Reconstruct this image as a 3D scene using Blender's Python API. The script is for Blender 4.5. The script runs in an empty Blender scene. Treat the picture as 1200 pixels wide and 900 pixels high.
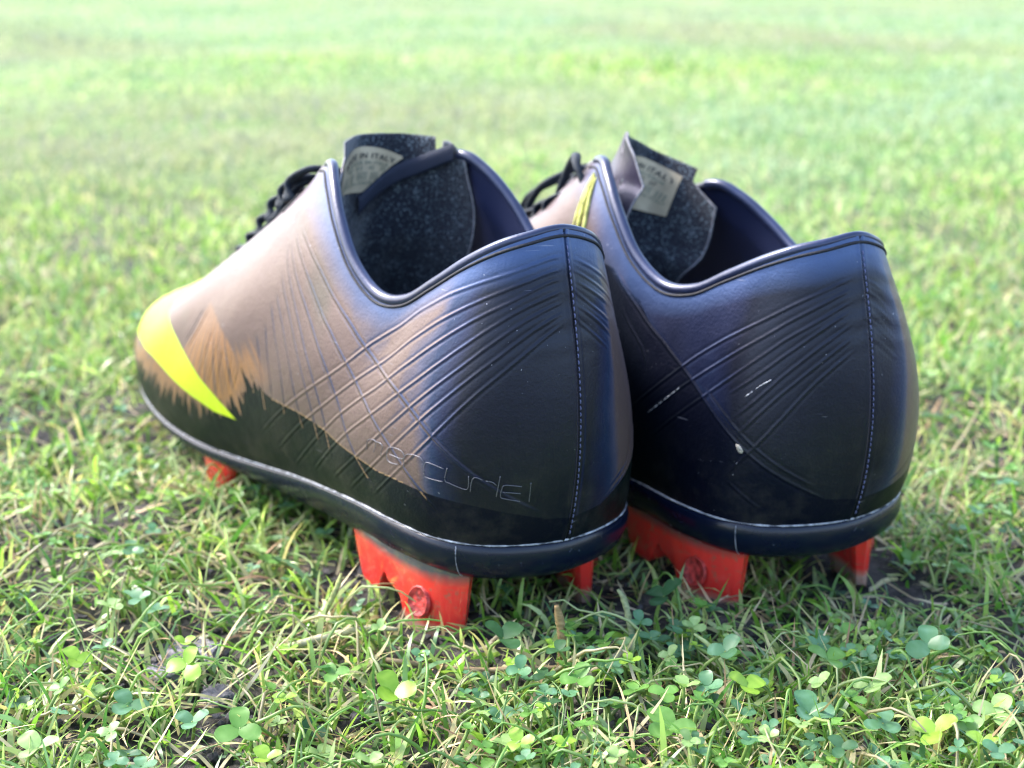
import bpy, math, random
import numpy as np
from mathutils import Vector, Matrix, kdtree, noise as mnoise

rng = np.random.default_rng(7)
random.seed(7)
scene = bpy.context.scene
col = scene.collection

# ---------------------------------------------------------------- camera
CAM_H, PITCH = .163, math.atan(500 / 1733)
cam_d = bpy.data.cameras.new("camera"); cam = bpy.data.objects.new("camera", cam_d); col.objects.link(cam)
cam.location = (0, 0, CAM_H); cam.rotation_euler = (math.pi / 2 - PITCH, 0, 0)
cam_d.lens = 52.0; cam_d.sensor_width = 36.0
cam_d.clip_start = .01; cam_d.clip_end = 200
cam_d.dof.use_dof = True; cam_d.dof.focus_distance = .320; cam_d.dof.aperture_fstop = 17
scene.camera = cam

# ---------------------------------------------------------------- daylight
SUN_EL, SUN_AZ = math.radians(46), math.radians(-62)      # azimuth from +Y, negative = to the left
world = bpy.data.worlds.new("World"); scene.world = world; world.use_nodes = True
wn = world.node_tree; wn.nodes.clear()
wo = wn.nodes.new('ShaderNodeOutputWorld'); wb = wn.nodes.new('ShaderNodeBackground'); ws = wn.nodes.new('ShaderNodeTexSky')
ws.sky_type = 'NISHITA'; ws.sun_disc = False; ws.sun_elevation = SUN_EL; ws.sun_rotation = SUN_AZ
ws.air_density = 1.0; ws.dust_density = 2.5; ws.ozone_density = 1.0
wb.inputs['Strength'].default_value = .15
wn.links.new(ws.outputs[0], wb.inputs[0]); wn.links.new(wb.outputs[0], wo.inputs[0])
sun_d = bpy.data.lights.new("sun", 'SUN'); sun = bpy.data.objects.new("sun", sun_d); col.objects.link(sun)
sun_d.energy = 1.5; sun_d.angle = math.radians(12); sun_d.color = (1.0, .97, .92)
sd = Vector((math.sin(SUN_AZ) * math.cos(SUN_EL), math.cos(SUN_AZ) * math.cos(SUN_EL), math.sin(SUN_EL)))
sun.rotation_euler = sd.to_track_quat('Z', 'Y').to_euler()
scene.view_settings.view_transform = 'Standard'; scene.view_settings.look = 'None'
scene.view_settings.exposure = 2.22; scene.view_settings.gamma = 1.0
scene.render.engine = 'CYCLES'
scene.cycles.filter_width = 1.1
scene.cycles.max_bounces = 6; scene.cycles.diffuse_bounces = 3; scene.cycles.glossy_bounces = 3
scene.cycles.transmission_bounces = 4; scene.cycles.use_denoising = True

# ---------------------------------------------------------------- helpers
def tag(o, label=None, cat=None, group=None, kind=None):
    if label: o['label'] = label
    if cat: o['category'] = cat
    if group: o['group'] = group
    if kind: o['kind'] = kind
    return o

def empty(name, loc=(0, 0, 0), rz=0, parent=None):
    o = bpy.data.objects.new(name, None); col.objects.link(o); o.location = loc; o.rotation_euler = (0, 0, rz)
    o.empty_display_size = .01
    if parent: o.parent = parent
    return o

def mesh_obj(name, V, F, mat, parent=None, smooth=True, attrs=None, flip=False):
    """V (n,3) array, F (m,k) array of equal sized faces or a list of such arrays"""
    me = bpy.data.meshes.new(name)
    V = np.asarray(V, float)
    Fs = [np.asarray(f) for f in (F if isinstance(F, list) else [F])]
    if flip: Fs = [f[:, ::-1] for f in Fs]
    me.vertices.add(len(V)); me.vertices.foreach_set('co', V.ravel().astype(np.float32))
    nl = sum(f.size for f in Fs); nf = sum(len(f) for f in Fs)
    me.loops.add(nl); me.polygons.add(nf)
    me.loops.foreach_set('vertex_index', np.concatenate([f.ravel() for f in Fs]).astype(np.int32))
    tot = np.concatenate([np.full(len(f), f.shape[1]) for f in Fs]); st = np.concatenate([[0], np.cumsum(tot)[:-1]])
    me.polygons.foreach_set('loop_start', st.astype(np.int32))
    me.polygons.foreach_set('use_smooth', np.full(nf, smooth))
    for k, a in (attrs or {}).items():
        a = np.asarray(a, np.float32)
        if a.ndim == 1:
            me.attributes.new(k, 'FLOAT', 'POINT').data.foreach_set('value', a)
        else:
            me.attributes.new(k, 'FLOAT_COLOR', 'POINT').data.foreach_set('color', a.ravel())
    me.update(calc_edges=True); me.validate()
    me.materials.append(mat)
    o = bpy.data.objects.new(name, me); col.objects.link(o)
    if parent: o.parent = parent
    return o

def grid_faces(nu, nv, wrap=False):
    i = np.arange(nu if wrap else nu - 1)[:, None]; j = np.arange(nv - 1)[None]
    a = i * nv + j; b = ((i + 1) % nu) * nv + j
    return np.stack([a, b, b + 1, a + 1], -1).reshape(-1, 4)

def resample(P, n):
    P = np.asarray(P, float)
    t = np.linspace(0, len(P) - 1 - 1e-9, len(P) * 12)
    Q = pspline(P, t, False)
    d = np.concatenate([[0], np.cumsum(np.linalg.norm(np.diff(Q, axis=0), axis=1))])
    s = np.linspace(0, d[-1], n)
    return np.stack([np.interp(s, d, Q[:, k]) for k in range(Q.shape[1])], -1)

def tube(P, r, n=8, flat=1.0, up=(0, 0, 1), closed=False, rr=None):
    """tube round polyline P; flat squeezes it along the direction nearest to up. Returns V, [faces]"""
    P = np.asarray(P, float); m = len(P)
    if closed: T = np.roll(P, -1, 0) - np.roll(P, 1, 0)
    else: T = np.gradient(P, axis=0)
    T /= np.linalg.norm(T, axis=1, keepdims=True) + 1e-12
    U = np.broadcast_to(np.asarray(up, float), P.shape)
    S = np.cross(T, U); S /= np.linalg.norm(S, axis=1, keepdims=True) + 1e-12
    U = np.cross(S, T)
    a = np.arange(n) * 2 * np.pi / n
    R = (np.full(m, r) if rr is None else np.asarray(rr))[:, None, None]
    V = P[:, None] + R * (np.cos(a)[None, :, None] * S[:, None] + flat * np.sin(a)[None, :, None] * U[:, None])
    i = np.arange(m if closed else m - 1)[:, None]; j = np.arange(n)[None]
    A = i * n + j; B = ((i + 1) % m) * n + j; A1 = i * n + (j + 1) % n; B1 = ((i + 1) % m) * n + (j + 1) % n
    F = [np.stack([A, A1, B1, B], -1).reshape(-1, 4)]
    if not closed:
        F.append(np.arange(n)[None, ::-1].copy()); F.append(((m - 1) * n + np.arange(n))[None])
    return V.reshape(-1, 3), F

def merge(parts):
    Vs, Fs, off = [], {}, 0
    for V, F in parts:
        for f in (F if isinstance(F, list) else [F]):
            Fs.setdefault(f.shape[1], []).append(np.asarray(f) + off)
        Vs.append(V); off += len(V)
    return np.concatenate(Vs), [np.concatenate(f) for f in Fs.values()]

# ---------------------------------------------------------------- materials
class NT:
    def __init__(s, name):
        s.m = bpy.data.materials.new(name); s.m.use_nodes = True
        s.t = s.m.node_tree; s.t.nodes.clear()
        s.out = s.n('ShaderNodeOutputMaterial')
    def n(s, typ, props=None, **inp):
        nd = s.t.nodes.new(typ)
        for k, v in (props or {}).items(): setattr(nd, k, v)
        for k, v in inp.items(): s.set(nd, k, v)
        return nd
    def set(s, nd, k, v):
        k = k.replace('_', ' ') if isinstance(k, str) and k.replace('_', ' ') in nd.inputs else (int(k[1:]) if k[0] == 'i' and k[1:].isdigit() else k)
        sock = nd.inputs[k]
        if hasattr(v, 'links') or isinstance(v, bpy.types.NodeSocket): s.t.links.new(v, sock)
        else: sock.default_value = v
    def noise(s, scale, detail=3, rough=.55, vec=None):
        nd = s.n('ShaderNodeTexNoise', Scale=scale, Detail=detail, Roughness=rough)
        s.t.links.new(vec if vec else s.coord(), nd.inputs['Vector']); return nd.outputs['Fac']
    def coord(s):
        if not hasattr(s, '_c'): s._c = s.n('ShaderNodeTexCoord').outputs['Object']
        return s._c
    def attr(s, name, color=False):
        nd = s.n('ShaderNodeAttribute', {'attribute_name': name}); return nd.outputs['Color' if color else 'Fac']
    def ramp(s, fac, stops, interp='LINEAR'):
        nd = s.n('ShaderNodeValToRGB'); s.t.links.new(fac, nd.inputs[0]); cr = nd.color_ramp; cr.interpolation = interp
        while len(cr.elements) < len(stops): cr.elements.new(.5)
        for e, (p, c) in zip(cr.elements, stops):
            e.position = p; e.color = (c, c, c, 1) if isinstance(c, (int, float)) else (*c, 1)
        return nd.outputs['Color']
    def mix(s, fac, a, b, mode='MIX'):
        nd = s.n('ShaderNodeMix', {'data_type': 'RGBA', 'blend_type': mode})
        for k, v in ((0, fac), (6, a), (7, b)):
            if isinstance(v, bpy.types.NodeSocket): s.t.links.new(v, nd.inputs[k])
            elif k == 0: nd.inputs[0].default_value = v
            else: nd.inputs[k].default_value = (*v, 1)
        return nd.outputs[2]
    def math(s, op, a, b=0., c=None):
        nd = s.n('ShaderNodeMath', {'operation': op})
        for k, v in ((0, a), (1, b), (2, c)):
            if v is None: continue
            if isinstance(v, bpy.types.NodeSocket): s.t.links.new(v, nd.inputs[k])
            else: nd.inputs[k].default_value = v
        return nd.outputs[0]
    def smooth(s, x, lo, hi):
        nd = s.n('ShaderNodeMapRange', {'interpolation_type': 'SMOOTHSTEP'}); s.t.links.new(x, nd.inputs[0])
        nd.inputs[1].default_value = lo; nd.inputs[2].default_value = hi; return nd.outputs[0]
    def bump(s, h, dist, strength=1.):
        nd = s.n('ShaderNodeBump', Strength=strength, Distance=dist); s.t.links.new(h, nd.inputs['Height']); return nd.outputs[0]
    def done(s, shader): s.t.links.new(shader, s.out.inputs[0]); return s.m

def simple(name, color, rough=.5, metal=0., bump_scale=None, bump_dist=.0002, spec=.5, coat=0., var=.0, vscale=60):
    t = NT(name); c = color
    if var:
        c = t.mix(t.ramp(t.noise(vscale), [(.35, 0.), (.65, 1.)]), tuple(x * (1 - var) for x in color), tuple(min(1, x * (1 + var)) for x in color))
    p = t.n('ShaderNodeBsdfPrincipled', Roughness=rough, Metallic=metal, Coat_Weight=coat, Coat_Roughness=.15)
    p.inputs['Specular IOR Level'].default_value = spec
    t.set(p, 'Base Color', c if not isinstance(c, tuple) else (*c, 1))
    if bump_scale: t.set(p, 'Normal', t.bump(t.noise(bump_scale, 4), bump_dist))
    return t.done(p.outputs[0])

def upper_material():
    t = NT('iridescent_synthetic')
    lw = t.n('ShaderNodeLayerWeight', Blend=.5).outputs['Facing']        # colour-flip pigment: hue follows the angle, as the real finish does
    blot = t.noise(38, 3, .5)
    fac = t.math('ADD', lw, t.math('MULTIPLY', t.math('SUBTRACT', blot, .5), .26))
    fac = t.math('SUBTRACT', fac, t.math('MULTIPLY', t.attr('heel'), .20))
    flip = t.ramp(fac, [(.16, (.003, .005, .017)), (.28, (.006, .012, .048)), (.36, (.012, .028, .080)), (.42, (.070, .072, .125)),
                        (.48, (.136, .093, .088)), (.66, (.130, .090, .084)), (.95, (.125, .095, .110))])
    flip = t.mix(t.math('MULTIPLY', t.attr('rib'), .75), flip, t.mix(t.smooth(lw, .30, .42), (.010, .014, .05), (.050, .037, .034)))
    grn = t.ramp(t.noise(26, 2), [(.56, 0.), (.68, .55)])
    flip = t.mix(grn, flip, (.075, .085, .07))
    c = t.mix(t.attr('peach'), flip, (.36, .18, .075))
    dk = t.ramp(lw, [(.3, (.002, .004, .016)), (.7, (.002, .009, .008))])
    c = t.mix(t.smooth(t.attr('dark'), -.18, .18), c, dk)
    c = t.mix(t.smooth(t.attr('edgeline'), .0, 1.), c, (.42, .27, .15))
    c = t.mix(t.smooth(t.attr('swoosh'), -.15, .15), c, (.44, .60, .015))
    c = t.mix(t.math('MULTIPLY', t.attr('collar'), .75), c, (.060, .105, .24))  # bluish sky sheen of the collar roll, painted into the colour
    spk = t.ramp(t.noise(1100, 1, .5), [(.77, 0.), (.80, .8)]); zone = t.ramp(t.noise(45, 2), [(.48, 0.), (.60, 1.)])
    c = t.mix(t.math('MULTIPLY', spk, zone), c, (.45, .47, .55))
    mp = t.n('ShaderNodeMapping'); t.t.links.new(t.coord(), mp.inputs[0]); mp.inputs['Scale'].default_value = (9, 9, 130); mp.inputs['Rotation'].default_value = (.5, .35, .2)
    scr = t.math('MULTIPLY', t.ramp(t.noise(9, 2, .5, mp.outputs[0]), [(.735, 0.), (.75, .35)]), t.ramp(t.noise(70, 2), [(.5, 0.), (.58, 1.)]))
    c = t.mix(scr, c, (.30, .31, .38))
    dust = t.math('MULTIPLY', t.ramp(t.noise(60, 5, .7), [(.45, 0.), (.72, .26)]), t.smooth(t.attr('hv'), .45, .0))
    c = t.mix(dust, c, (.16, .145, .12))
    sw = t.smooth(t.attr('swoosh'), -.15, .15)
    grain = t.math('ADD', t.noise(1400, 3), t.math('MULTIPLY', t.noise(240, 3), 1.5))
    p = t.n('ShaderNodeBsdfPrincipled', Coat_Roughness=.30)
    t.set(p, 'Coat Weight', t.math('SUBTRACT', .22, t.math('MULTIPLY', t.smooth(t.attr('dark'), -.18, .18), .18)))
    t.set(p, 'Metallic', t.math('MULTIPLY', t.math('SUBTRACT', 1., sw), .55)); t.set(p, 'Specular IOR Level', t.math('SUBTRACT', .5, t.math('MULTIPLY', t.smooth(t.attr('dark'), -.18, .18), .22)))
    t.set(p, 'Roughness', t.math('ADD', .40, t.math('MULTIPLY', t.noise(300), .16)))
    t.set(p, 'Base Color', c); t.set(p, 'Normal', t.bump(grain, .00010))
    return t.done(p.outputs[0])

def stud_material():
    t = NT('red_stud_plastic')
    z = t.n('ShaderNodeSeparateXYZ'); t.t.links.new(t.coord(), z.inputs[0]); z = z.outputs['Z']
    zz = t.math('ADD', z, t.math('MULTIPLY', t.noise(300), .0012))
    c = t.ramp(t.math('MULTIPLY', zz, 40.), [(.035, (.50, .30, .23)), (.08, (.62, .17, .12)), (.14, (.74, .038, .030)), (.56, (.80, .048, .035)), (.63, (.42, .07, .06)), (.70, (.085, .08, .09))])
    dirt = t.ramp(t.noise(380, 6, .75), [(.54, 0.), (.70, .8)])
    c = t.mix(dirt, c, (.20, .15, .09))
    p = t.n('ShaderNodeBsdfPrincipled', Roughness=.16, Coat_Weight=.6, Subsurface_Weight=.3, Subsurface_Scale=.003)
    t.set(p, 'Base Color', c); t.set(p, 'Normal', t.bump(t.noise(500, 4), .00015))
    return t.done(p.outputs[0])

def suede_material():
    t = NT('dark_suede')
    n1 = t.noise(1300, 3, .7); n2 = t.noise(190, 3)
    f = t.math('ADD', t.math('MULTIPLY', n1, .85), t.math('MULTIPLY', n2, .25))
    c = t.ramp(f, [(.54, (.004, .006, .016)), (.60, (.014, .024, .038)), (.70, (.16, .20, .23))])
    p = t.n('ShaderNodeBsdfPrincipled', Roughness=.9, Sheen_Weight=.5, Sheen_Roughness=.4)
    t.set(p, 'Base Color', c); t.set(p, 'Normal', t.bump(n1, .0006))
    return t.done(p.outputs[0])

def leaf_material(name, spec=.55, rough=.34, trans=.45, mul=(.58, .67, .26)):
    t = NT(name); c = t.attr('tint', True)
    n = t.noise(420, 3); c = t.mix(t.ramp(n, [(.3, .0), (.7, .35)]), c, mul, 'MULTIPLY')
    p = t.n('ShaderNodeBsdfPrincipled', Roughness=rough); p.inputs['Specular IOR Level'].default_value = spec
    t.set(p, 'Base Color', c)
    tr = t.n('ShaderNodeBsdfTranslucent'); t.set(tr, 'Color', t.mix(1., c, (1.05, 1.15, .75), 'MULTIPLY'))
    mx = t.n('ShaderNodeMixShader'); mx.inputs[0].default_value = trans
    t.t.links.new(p.outputs[0], mx.inputs[1]); t.t.links.new(tr.outputs[0], mx.inputs[2])
    return t.done(mx.outputs[0])

def soil_material():
    t = NT('soil_and_moss')
    y = t.n('ShaderNodeSeparateXYZ'); t.t.links.new(t.coord(), y.inputs[0]); y = y.outputs['Y']
    n = t.noise(90, 6, .65)
    soil = t.ramp(n, [(.33, (.007, .007, .009)), (.48, (.035, .031, .029)), (.62, (.11, .095, .085)), (.76, (.20, .17, .14))])
    lawn = t.mix(t.ramp(t.noise(1.4, 4), [(.38, 0.), (.62, 1.)]), (.09, .17, .03), (.22, .25, .10))
    lawn = t.mix(t.ramp(t.noise(.9, 3, .6), [(.60, 0.), (.75, .8)]), lawn, (.30, .25, .19))
    c = t.mix(t.smooth(y, .6, 1.4), soil, lawn)
    p = t.n('ShaderNodeBsdfPrincipled', Roughness=.9)
    t.set(p, 'Base Color', c); t.set(p, 'Normal', t.bump(t.noise(700, 5, .7), .0015))
    return t.done(p.outputs[0])

M_UP = upper_material(); M_STUD = stud_material(); M_SUEDE = suede_material()
def band_material():
    t = NT('glossy_black_sole')
    scr = t.ramp(t.noise(650, 2, .5), [(.72, 0.), (.78, .5)])
    c = t.mix(scr, (.002, .005, .018), (.12, .14, .18))
    p = t.n('ShaderNodeBsdfPrincipled', Coat_Weight=.0); p.inputs['Specular IOR Level'].default_value = .38
    t.set(p, 'Roughness', t.math('ADD', .16, t.math('MULTIPLY', t.noise(120, 4), .2)))
    t.set(p, 'Base Color', c); t.set(p, 'Normal', t.bump(t.noise(160, 3), .00012))
    return t.done(p.outputs[0])
M_BAND = band_material()
M_BIND = simple('satin_blue_black_binding', (.020, .028, .070), .34, .3, 900, .00008, coat=.3, var=.2)
M_SEAM = simple('black_seam', (.006, .007, .014), .7, 0, 1800, .0002)
M_LINING = simple('navy_lining_cloth', (.006, .012, .050), .55, 0, 1600, .0001, coat=.12)
M_INSOLE = simple('insole_foam', (.05, .06, .055), .8, 0, 800, .0002, var=.5, vscale=40)
M_LABEL = simple('printed_label', (.42, .35, .24), .6, 0, 900, .00005, var=.25, vscale=90)
M_INK = simple('label_ink', (.012, .02, .03), .7)
M_INK2 = simple('faded_label_ink', (.13, .17, .13), .7)
M_WEB = simple('woven_elastic', (.012, .018, .040), .75, 0, 2600, .0003)
M_LACE = simple('black_lace_weave', (.012, .020, .032), .7, 0, 2400, .00035, var=.4, vscale=900)
M_EDGE = simple('raw_tan_edge', (.24, .23, .25), .8, 0, 2500, .0002, var=.3, vscale=800)
M_WELT = simple('worn_white_edge', (.34, .35, .40), .5, 0, 2000, .0002, var=.6, vscale=500)
M_THREAD = simple('heel_thread', (.11, .12, .24), .6)
M_FOIL = simple('silver_outline_print', (.13, .13, .16), .4, .4)
M_YEL = simple('frayed_yellow_ply', (.60, .58, .16), .7, 0, 900, .0003, var=.5, vscale=300)
M_RECESS = simple('shaded_dirty_recess', (.40, .035, .03), .45, 0, 700, .0006, var=.6, vscale=500)  # deeper red paints the shade of an uncut hollow, mottled with dirt
M_CHIP = simple('peeled_chip', (.50, .44, .36), .8, 0, 1500, .0004, var=.5, vscale=700)
M_SHELL = simple('tongue_outer_skin', (.045, .040, .075), .4, .4, 900, .0001, var=.3, vscale=30)
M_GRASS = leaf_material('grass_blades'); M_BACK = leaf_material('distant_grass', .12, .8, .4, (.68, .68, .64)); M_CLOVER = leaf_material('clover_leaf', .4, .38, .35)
M_STRAW = leaf_material('dry_straw', .2, .7, .15)
M_SOIL = soil_material()
M_CRUMB = simple('soil_crumb', (.055, .050, .052), .9, 0, 900, .0004, var=.6, vscale=300)
M_STONE = simple('grey_clod', (.16, .15, .17), .85, 0, 350, .0012, var=.45, vscale=120)
# ---------------------------------------------------------------- boot surface mathematics (metres)
def pspline(Y, t, periodic=True):
    """Catmull-Rom style C1 cubic through rows of Y (n,k) at index parameter t."""
    Y = np.asarray(Y, float); n = len(Y); t = np.asarray(t, float)
    i = np.floor(t).astype(int); w = (t - i)[..., None]
    if periodic:
        g = lambda k: Y[(i + k) % n]
    else:
        i = np.clip(i, 0, n - 2); w = (t - i)[..., None]
        g = lambda k: Y[np.clip(i + k, 0, n - 1)]
    a, b, c, d = g(-1), g(0), g(1), g(2)
    return b + .5 * w * (c - a + w * (2 * a - 5 * b + 4 * c - d + w * (3 * (b - c) + d - a)))

# station tables: feather line (a, b, z) | opening edge (a, b, z) | bulge out, bulge up | band height
LAT = [
 (.0000,.0000,.0268, .0022,.0000,.1035, .0062,.0000, .0095),
 (.0023,.0108,.0268, .0038,.0085,.1022, .0062,.0000, .0095),
 (.0082,.0208,.0268, .0088,.0146,.0995, .0058,.0000, .0095),
 (.0180,.0275,.0270, .0165,.0186,.0950, .0055,.0000, .0096),
 (.0325,.0310,.0272, .0260,.0221,.0887, .0048,.0000, .0100),
 (.0500,.0320,.0262, .0360,.0251,.0829, .0042,.0000, .0105),
 (.0680,.0325,.0243, .0470,.0272,.0822, .0044,.0000, .0110),
 (.0880,.0335,.0220, .0590,.0282,.0885, .0050,.0005, .0100),
 (.1080,.0355,.0195, .0700,.0270,.0985, .0062,.0010, .0080),
 (.1280,.0390,.0178, .0800,.0240,.1065, .0072,.0020, .0062),
 (.1480,.0430,.0172, .0895,.0205,.1100, .0082,.0030, .0050),
 (.1680,.0455,.0180, .1060,.0175,.1035, .0098,.0030, .0045),
 (.1870,.0452,.0190, .1240,.0155,.0935, .0118,.0040, .0042),
 (.2060,.0425,.0198, .1430,.0140,.0810, .0125,.0050, .0040),
 (.2250,.0370,.0207, .1610,.0125,.0705, .0132,.0060, .0040),
 (.2420,.0280,.0218, .1760,.0105,.0630, .0135,.0068, .0040),
 (.2540,.0160,.0228, .1870,.0062,.0580, .0140,.0075, .0040),
 (.2585,.0010,.0235, .1905,.0000,.0565, .0140,.0078, .0040)]
MED = [
 (.2530,-.0140,.0228, .1870,-.0062,.0580, .0106,.0075, .0040),
 (.2410,-.0240,.0218, .1760,-.0105,.0630, .0106,.0068, .0040),
 (.2240,-.0310,.0207, .1610,-.0125,.0705, .0104,.0060, .0040),
 (.2060,-.0400,.0210, .1430,-.0140,.0810, .0100,.0050, .0040),
 (.1860,-.0410,.0195, .1240,-.0155,.0935, .0095,.0040, .0042),
 (.1660,-.0380,.0180, .1060,-.0175,.1035, .0090,.0030, .0048),
 (.1460,-.0330,.0175, .0895,-.0205,.1100, .0082,.0030, .0060),
 (.1260,-.0300,.0185, .0800,-.0240,.1065, .0074,.0020, .0075),
 (.1060,-.0290,.0205, .0700,-.0270,.0985, .0064,.0010, .0090),
 (.0870,-.0295,.0228, .0590,-.0282,.0885, .0054,.0005, .0105),
 (.0680,-.0305,.0250, .0470,-.0272,.0825, .0048,.0000, .0110),
 (.0500,-.0310,.0264, .0360,-.0251,.0835, .0044,.0000, .0105),
 (.0320,-.0318,.0272, .0260,-.0224,.0890, .0034,.0000, .0100),
 (.0170,-.0288,.0270, .0165,-.0192,.0922, .0036,.0000, .0096),
 (.0078,-.0218,.0268, .0092,-.0152,.0962, .0040,.0000, .0095),
 (.0022,-.0115,.0268, .0042,-.0092,.1008, .0050,.0000, .0095)]
TAB = np.array(LAT + MED); NST = len(TAB)          # 34 stations round the boot; 0 = heel, 17 = toe

def surf(u, v):
    """outer skin of the upper, left boot; u station index (periodic), v 0 feather line .. 1 opening edge"""
    u, v = np.broadcast_arrays(np.asarray(u, float), np.asarray(v, float))
    R = pspline(TAB, u); D = (pspline(TAB, u + .05) - pspline(TAB, u - .05))[..., :2]
    n = np.stack([-D[..., 1], D[..., 0], 0 * D[..., 0]], -1)
    n = n / (np.linalg.norm(n, axis=-1, keepdims=True) + 1e-12)      # outward horizontally
    F, T = R[..., :3], R[..., 3:6]
    n = n * np.array([1, 1, 0])
    prof = np.sin(np.pi * np.clip(v, 0, 1) ** .82)[..., None]
    up = np.sin(np.pi * np.clip(v, 0, 1) ** .9)[..., None]
    return F + (T - F) * v[..., None] + n * R[..., 6:7] * prof * 1. + np.array([0, 0, 1.]) * R[..., 7:8] * up

def surf_n(u, v):
    e = 1e-3
    du = surf(u + e, v) - surf(u - e, v)
    dv = surf(u, np.minimum(v + e, 1)) - surf(u, np.maximum(v - e, 0))
    n = -np.cross(du, dv); n /= np.linalg.norm(n, axis=-1, keepdims=True) + 1e-15
    return n
SCUFFS_GLINTS = [[(-2.84,0.332),(-2.7,0.328),(-2.54,0.292),(-2.62,0.272),(-2.74,0.292)],
 [(-2.2,0.56),(-2.46,0.536),(-2.72,0.5)],
 [(-4.96,0.4),(-4.64,0.464),(-4.3,0.528)],
 [(-2.72,0.244),(-2.52,0.284)],
 [(-2.5,0.288),(-2.16,0.248)],
 [(-6.26,0.884),(-6.06,0.876)],
 [(-4.12,0.7),(-4.06,0.664)]]
RIBS_L = [[(9.12,0.832),(8.4,0.832),(7.7,0.844),(7.2,0.84),(6.76,0.84),(6.3,0.832),(6.28,0.82),(5.58,0.78),(4.38,0.616),(3.54,0.484),(2.9,0.392),(2.14,0.28),(1.88,0.252),(1.3,0.18),(0.68,0.128)],
 [(9.3,0.804),(8.66,0.788),(8.12,0.78),(7.54,0.764),(7.18,0.748),(6.72,0.736),(6.94,0.732),(6.02,0.684),(5.16,0.54),(4.32,0.38),(3.74,0.28),(3.4,0.228),(2.74,0.116)],
 [(9.28,0.78),(8.94,0.76),(8.52,0.736),(8.08,0.716),(7.6,0.696),(7.28,0.672),(7.38,0.668),(6.5,0.608),(6.04,0.5),(5.5,0.368),(5.06,0.248),(4.38,0.112)],
 [(9.38,0.772),(9.12,0.744),(8.76,0.712),(8.42,0.692),(8,0.656),(7.62,0.624),(7.72,0.624),(6.86,0.54),(6.4,0.416),(6.06,0.296),(5.8,0.192)],
 [(9.06,0.7),(8.88,0.676),(8.62,0.656),(8.26,0.636),(7.82,0.588),(7.96,0.596),(7.16,0.504),(6.74,0.416),(6.4,0.276),(6.2,0.216)],
 [(8.96,0.648),(8.84,0.628),(8.58,0.604),(8.2,0.568),(8.22,0.564),(7.52,0.484),(7.14,0.372),(6.76,0.244)],
 [(8.96,0.608),(8.8,0.572),(8.52,0.536),(8.64,0.524),(7.88,0.456),(7.6,0.38),(7.4,0.268)],
 [(8.86,0.544),(8.68,0.504),(8.86,0.504),(8.46,0.448),(8,0.364),(7.84,0.296)],
 [(9.06,0.488),(8.78,0.456),(8.38,0.36),(7.92,0.216)],
 [(8.68,0.356),(8.46,0.268)],
 [(8.9,0.32),(8.72,0.208)],
 [(10.88,0.5),(10.82,0.42),(10.88,0.316)],
 [(10.34,0.432),(10.26,0.344),(10.2,0.248)],
 [(10.02,0.404),(9.94,0.32),(9.9,0.216)],
 [(9.8,0.384),(9.7,0.296),(9.6,0.204)],
 [(9.5,0.372),(9.36,0.292),(9.28,0.224)],
 [(9.16,0.344),(9.18,0.292),(9.16,0.244)],
 [(11.04,0.504),(11.02,0.408),(11.08,0.336)],
 [(8.12,0.148),(7.48,0.308),(6.92,0.44),(6.38,0.588),(6,0.7),(5.68,0.784),(5.44,0.816),(5,0.876),(4.26,0.904),(3.4,0.904),(2.58,0.9),(1.9,0.9),(1.32,0.904),(0.82,0.916),(0.44,0.92),(0.04,0.92)],
 [(7.58,0.108),(6.92,0.288),(6.34,0.436),(5.98,0.556),(5.5,0.652),(4.94,0.728),(4.24,0.776),(3.5,0.816),(2.84,0.828),(2.22,0.844),(1.7,0.852),(1.1,0.868),(0.58,0.88),(0.1,0.884)],
 [(7.04,0.068),(6.42,0.248),(6.2,0.336),(5.8,0.456),(5.28,0.552),(4.52,0.64),(3.72,0.708),(3.08,0.748),(2.5,0.78),(2,0.796),(1.48,0.816),(1.02,0.836),(0.56,0.852),(0.12,0.856)],
 [(6.44,0.088),(5.92,0.256),(5.48,0.36),(4.94,0.464),(4.1,0.56),(3.34,0.636),(2.8,0.684),(2.34,0.716),(1.84,0.752),(1.42,0.78),(1.02,0.796),(0.6,0.808),(0.16,0.82)],
 [(5.8,0.096),(5.22,0.228),(4.76,0.312),(4.36,0.404),(3.62,0.512),(3.12,0.576),(2.42,0.64),(1.86,0.696),(1.42,0.736),(1.02,0.756),(0.58,0.776),(0.18,0.788)],
 [(5.24,0.076),(4.62,0.216),(4.06,0.332),(3.52,0.424),(3.14,0.484),(2.6,0.556),(1.96,0.624),(1.42,0.684),(1.02,0.712),(0.64,0.736),(0.2,0.756)],
 [(4.5,0.092),(3.92,0.22),(3.44,0.308),(2.96,0.4),(2.48,0.484),(2.04,0.548),(1.54,0.612),(1.04,0.66),(0.64,0.696),(0.22,0.724)],
 [(-0.08,0.916),(-0.62,0.896),(-1.18,0.872),(-2.1,0.84)],
 [(-0.04,0.884),(-0.62,0.852),(-1.2,0.812),(-2.14,0.776)],
 [(-0.06,0.852),(-0.56,0.82),(-1.3,0.776)],
 [(-0.02,0.824),(-0.5,0.776),(-1.16,0.724)],
 [(0,0.784),(-0.56,0.732),(-1.16,0.676)],
 [(0.04,0.744),(-0.5,0.68),(-0.92,0.636)]]
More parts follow.
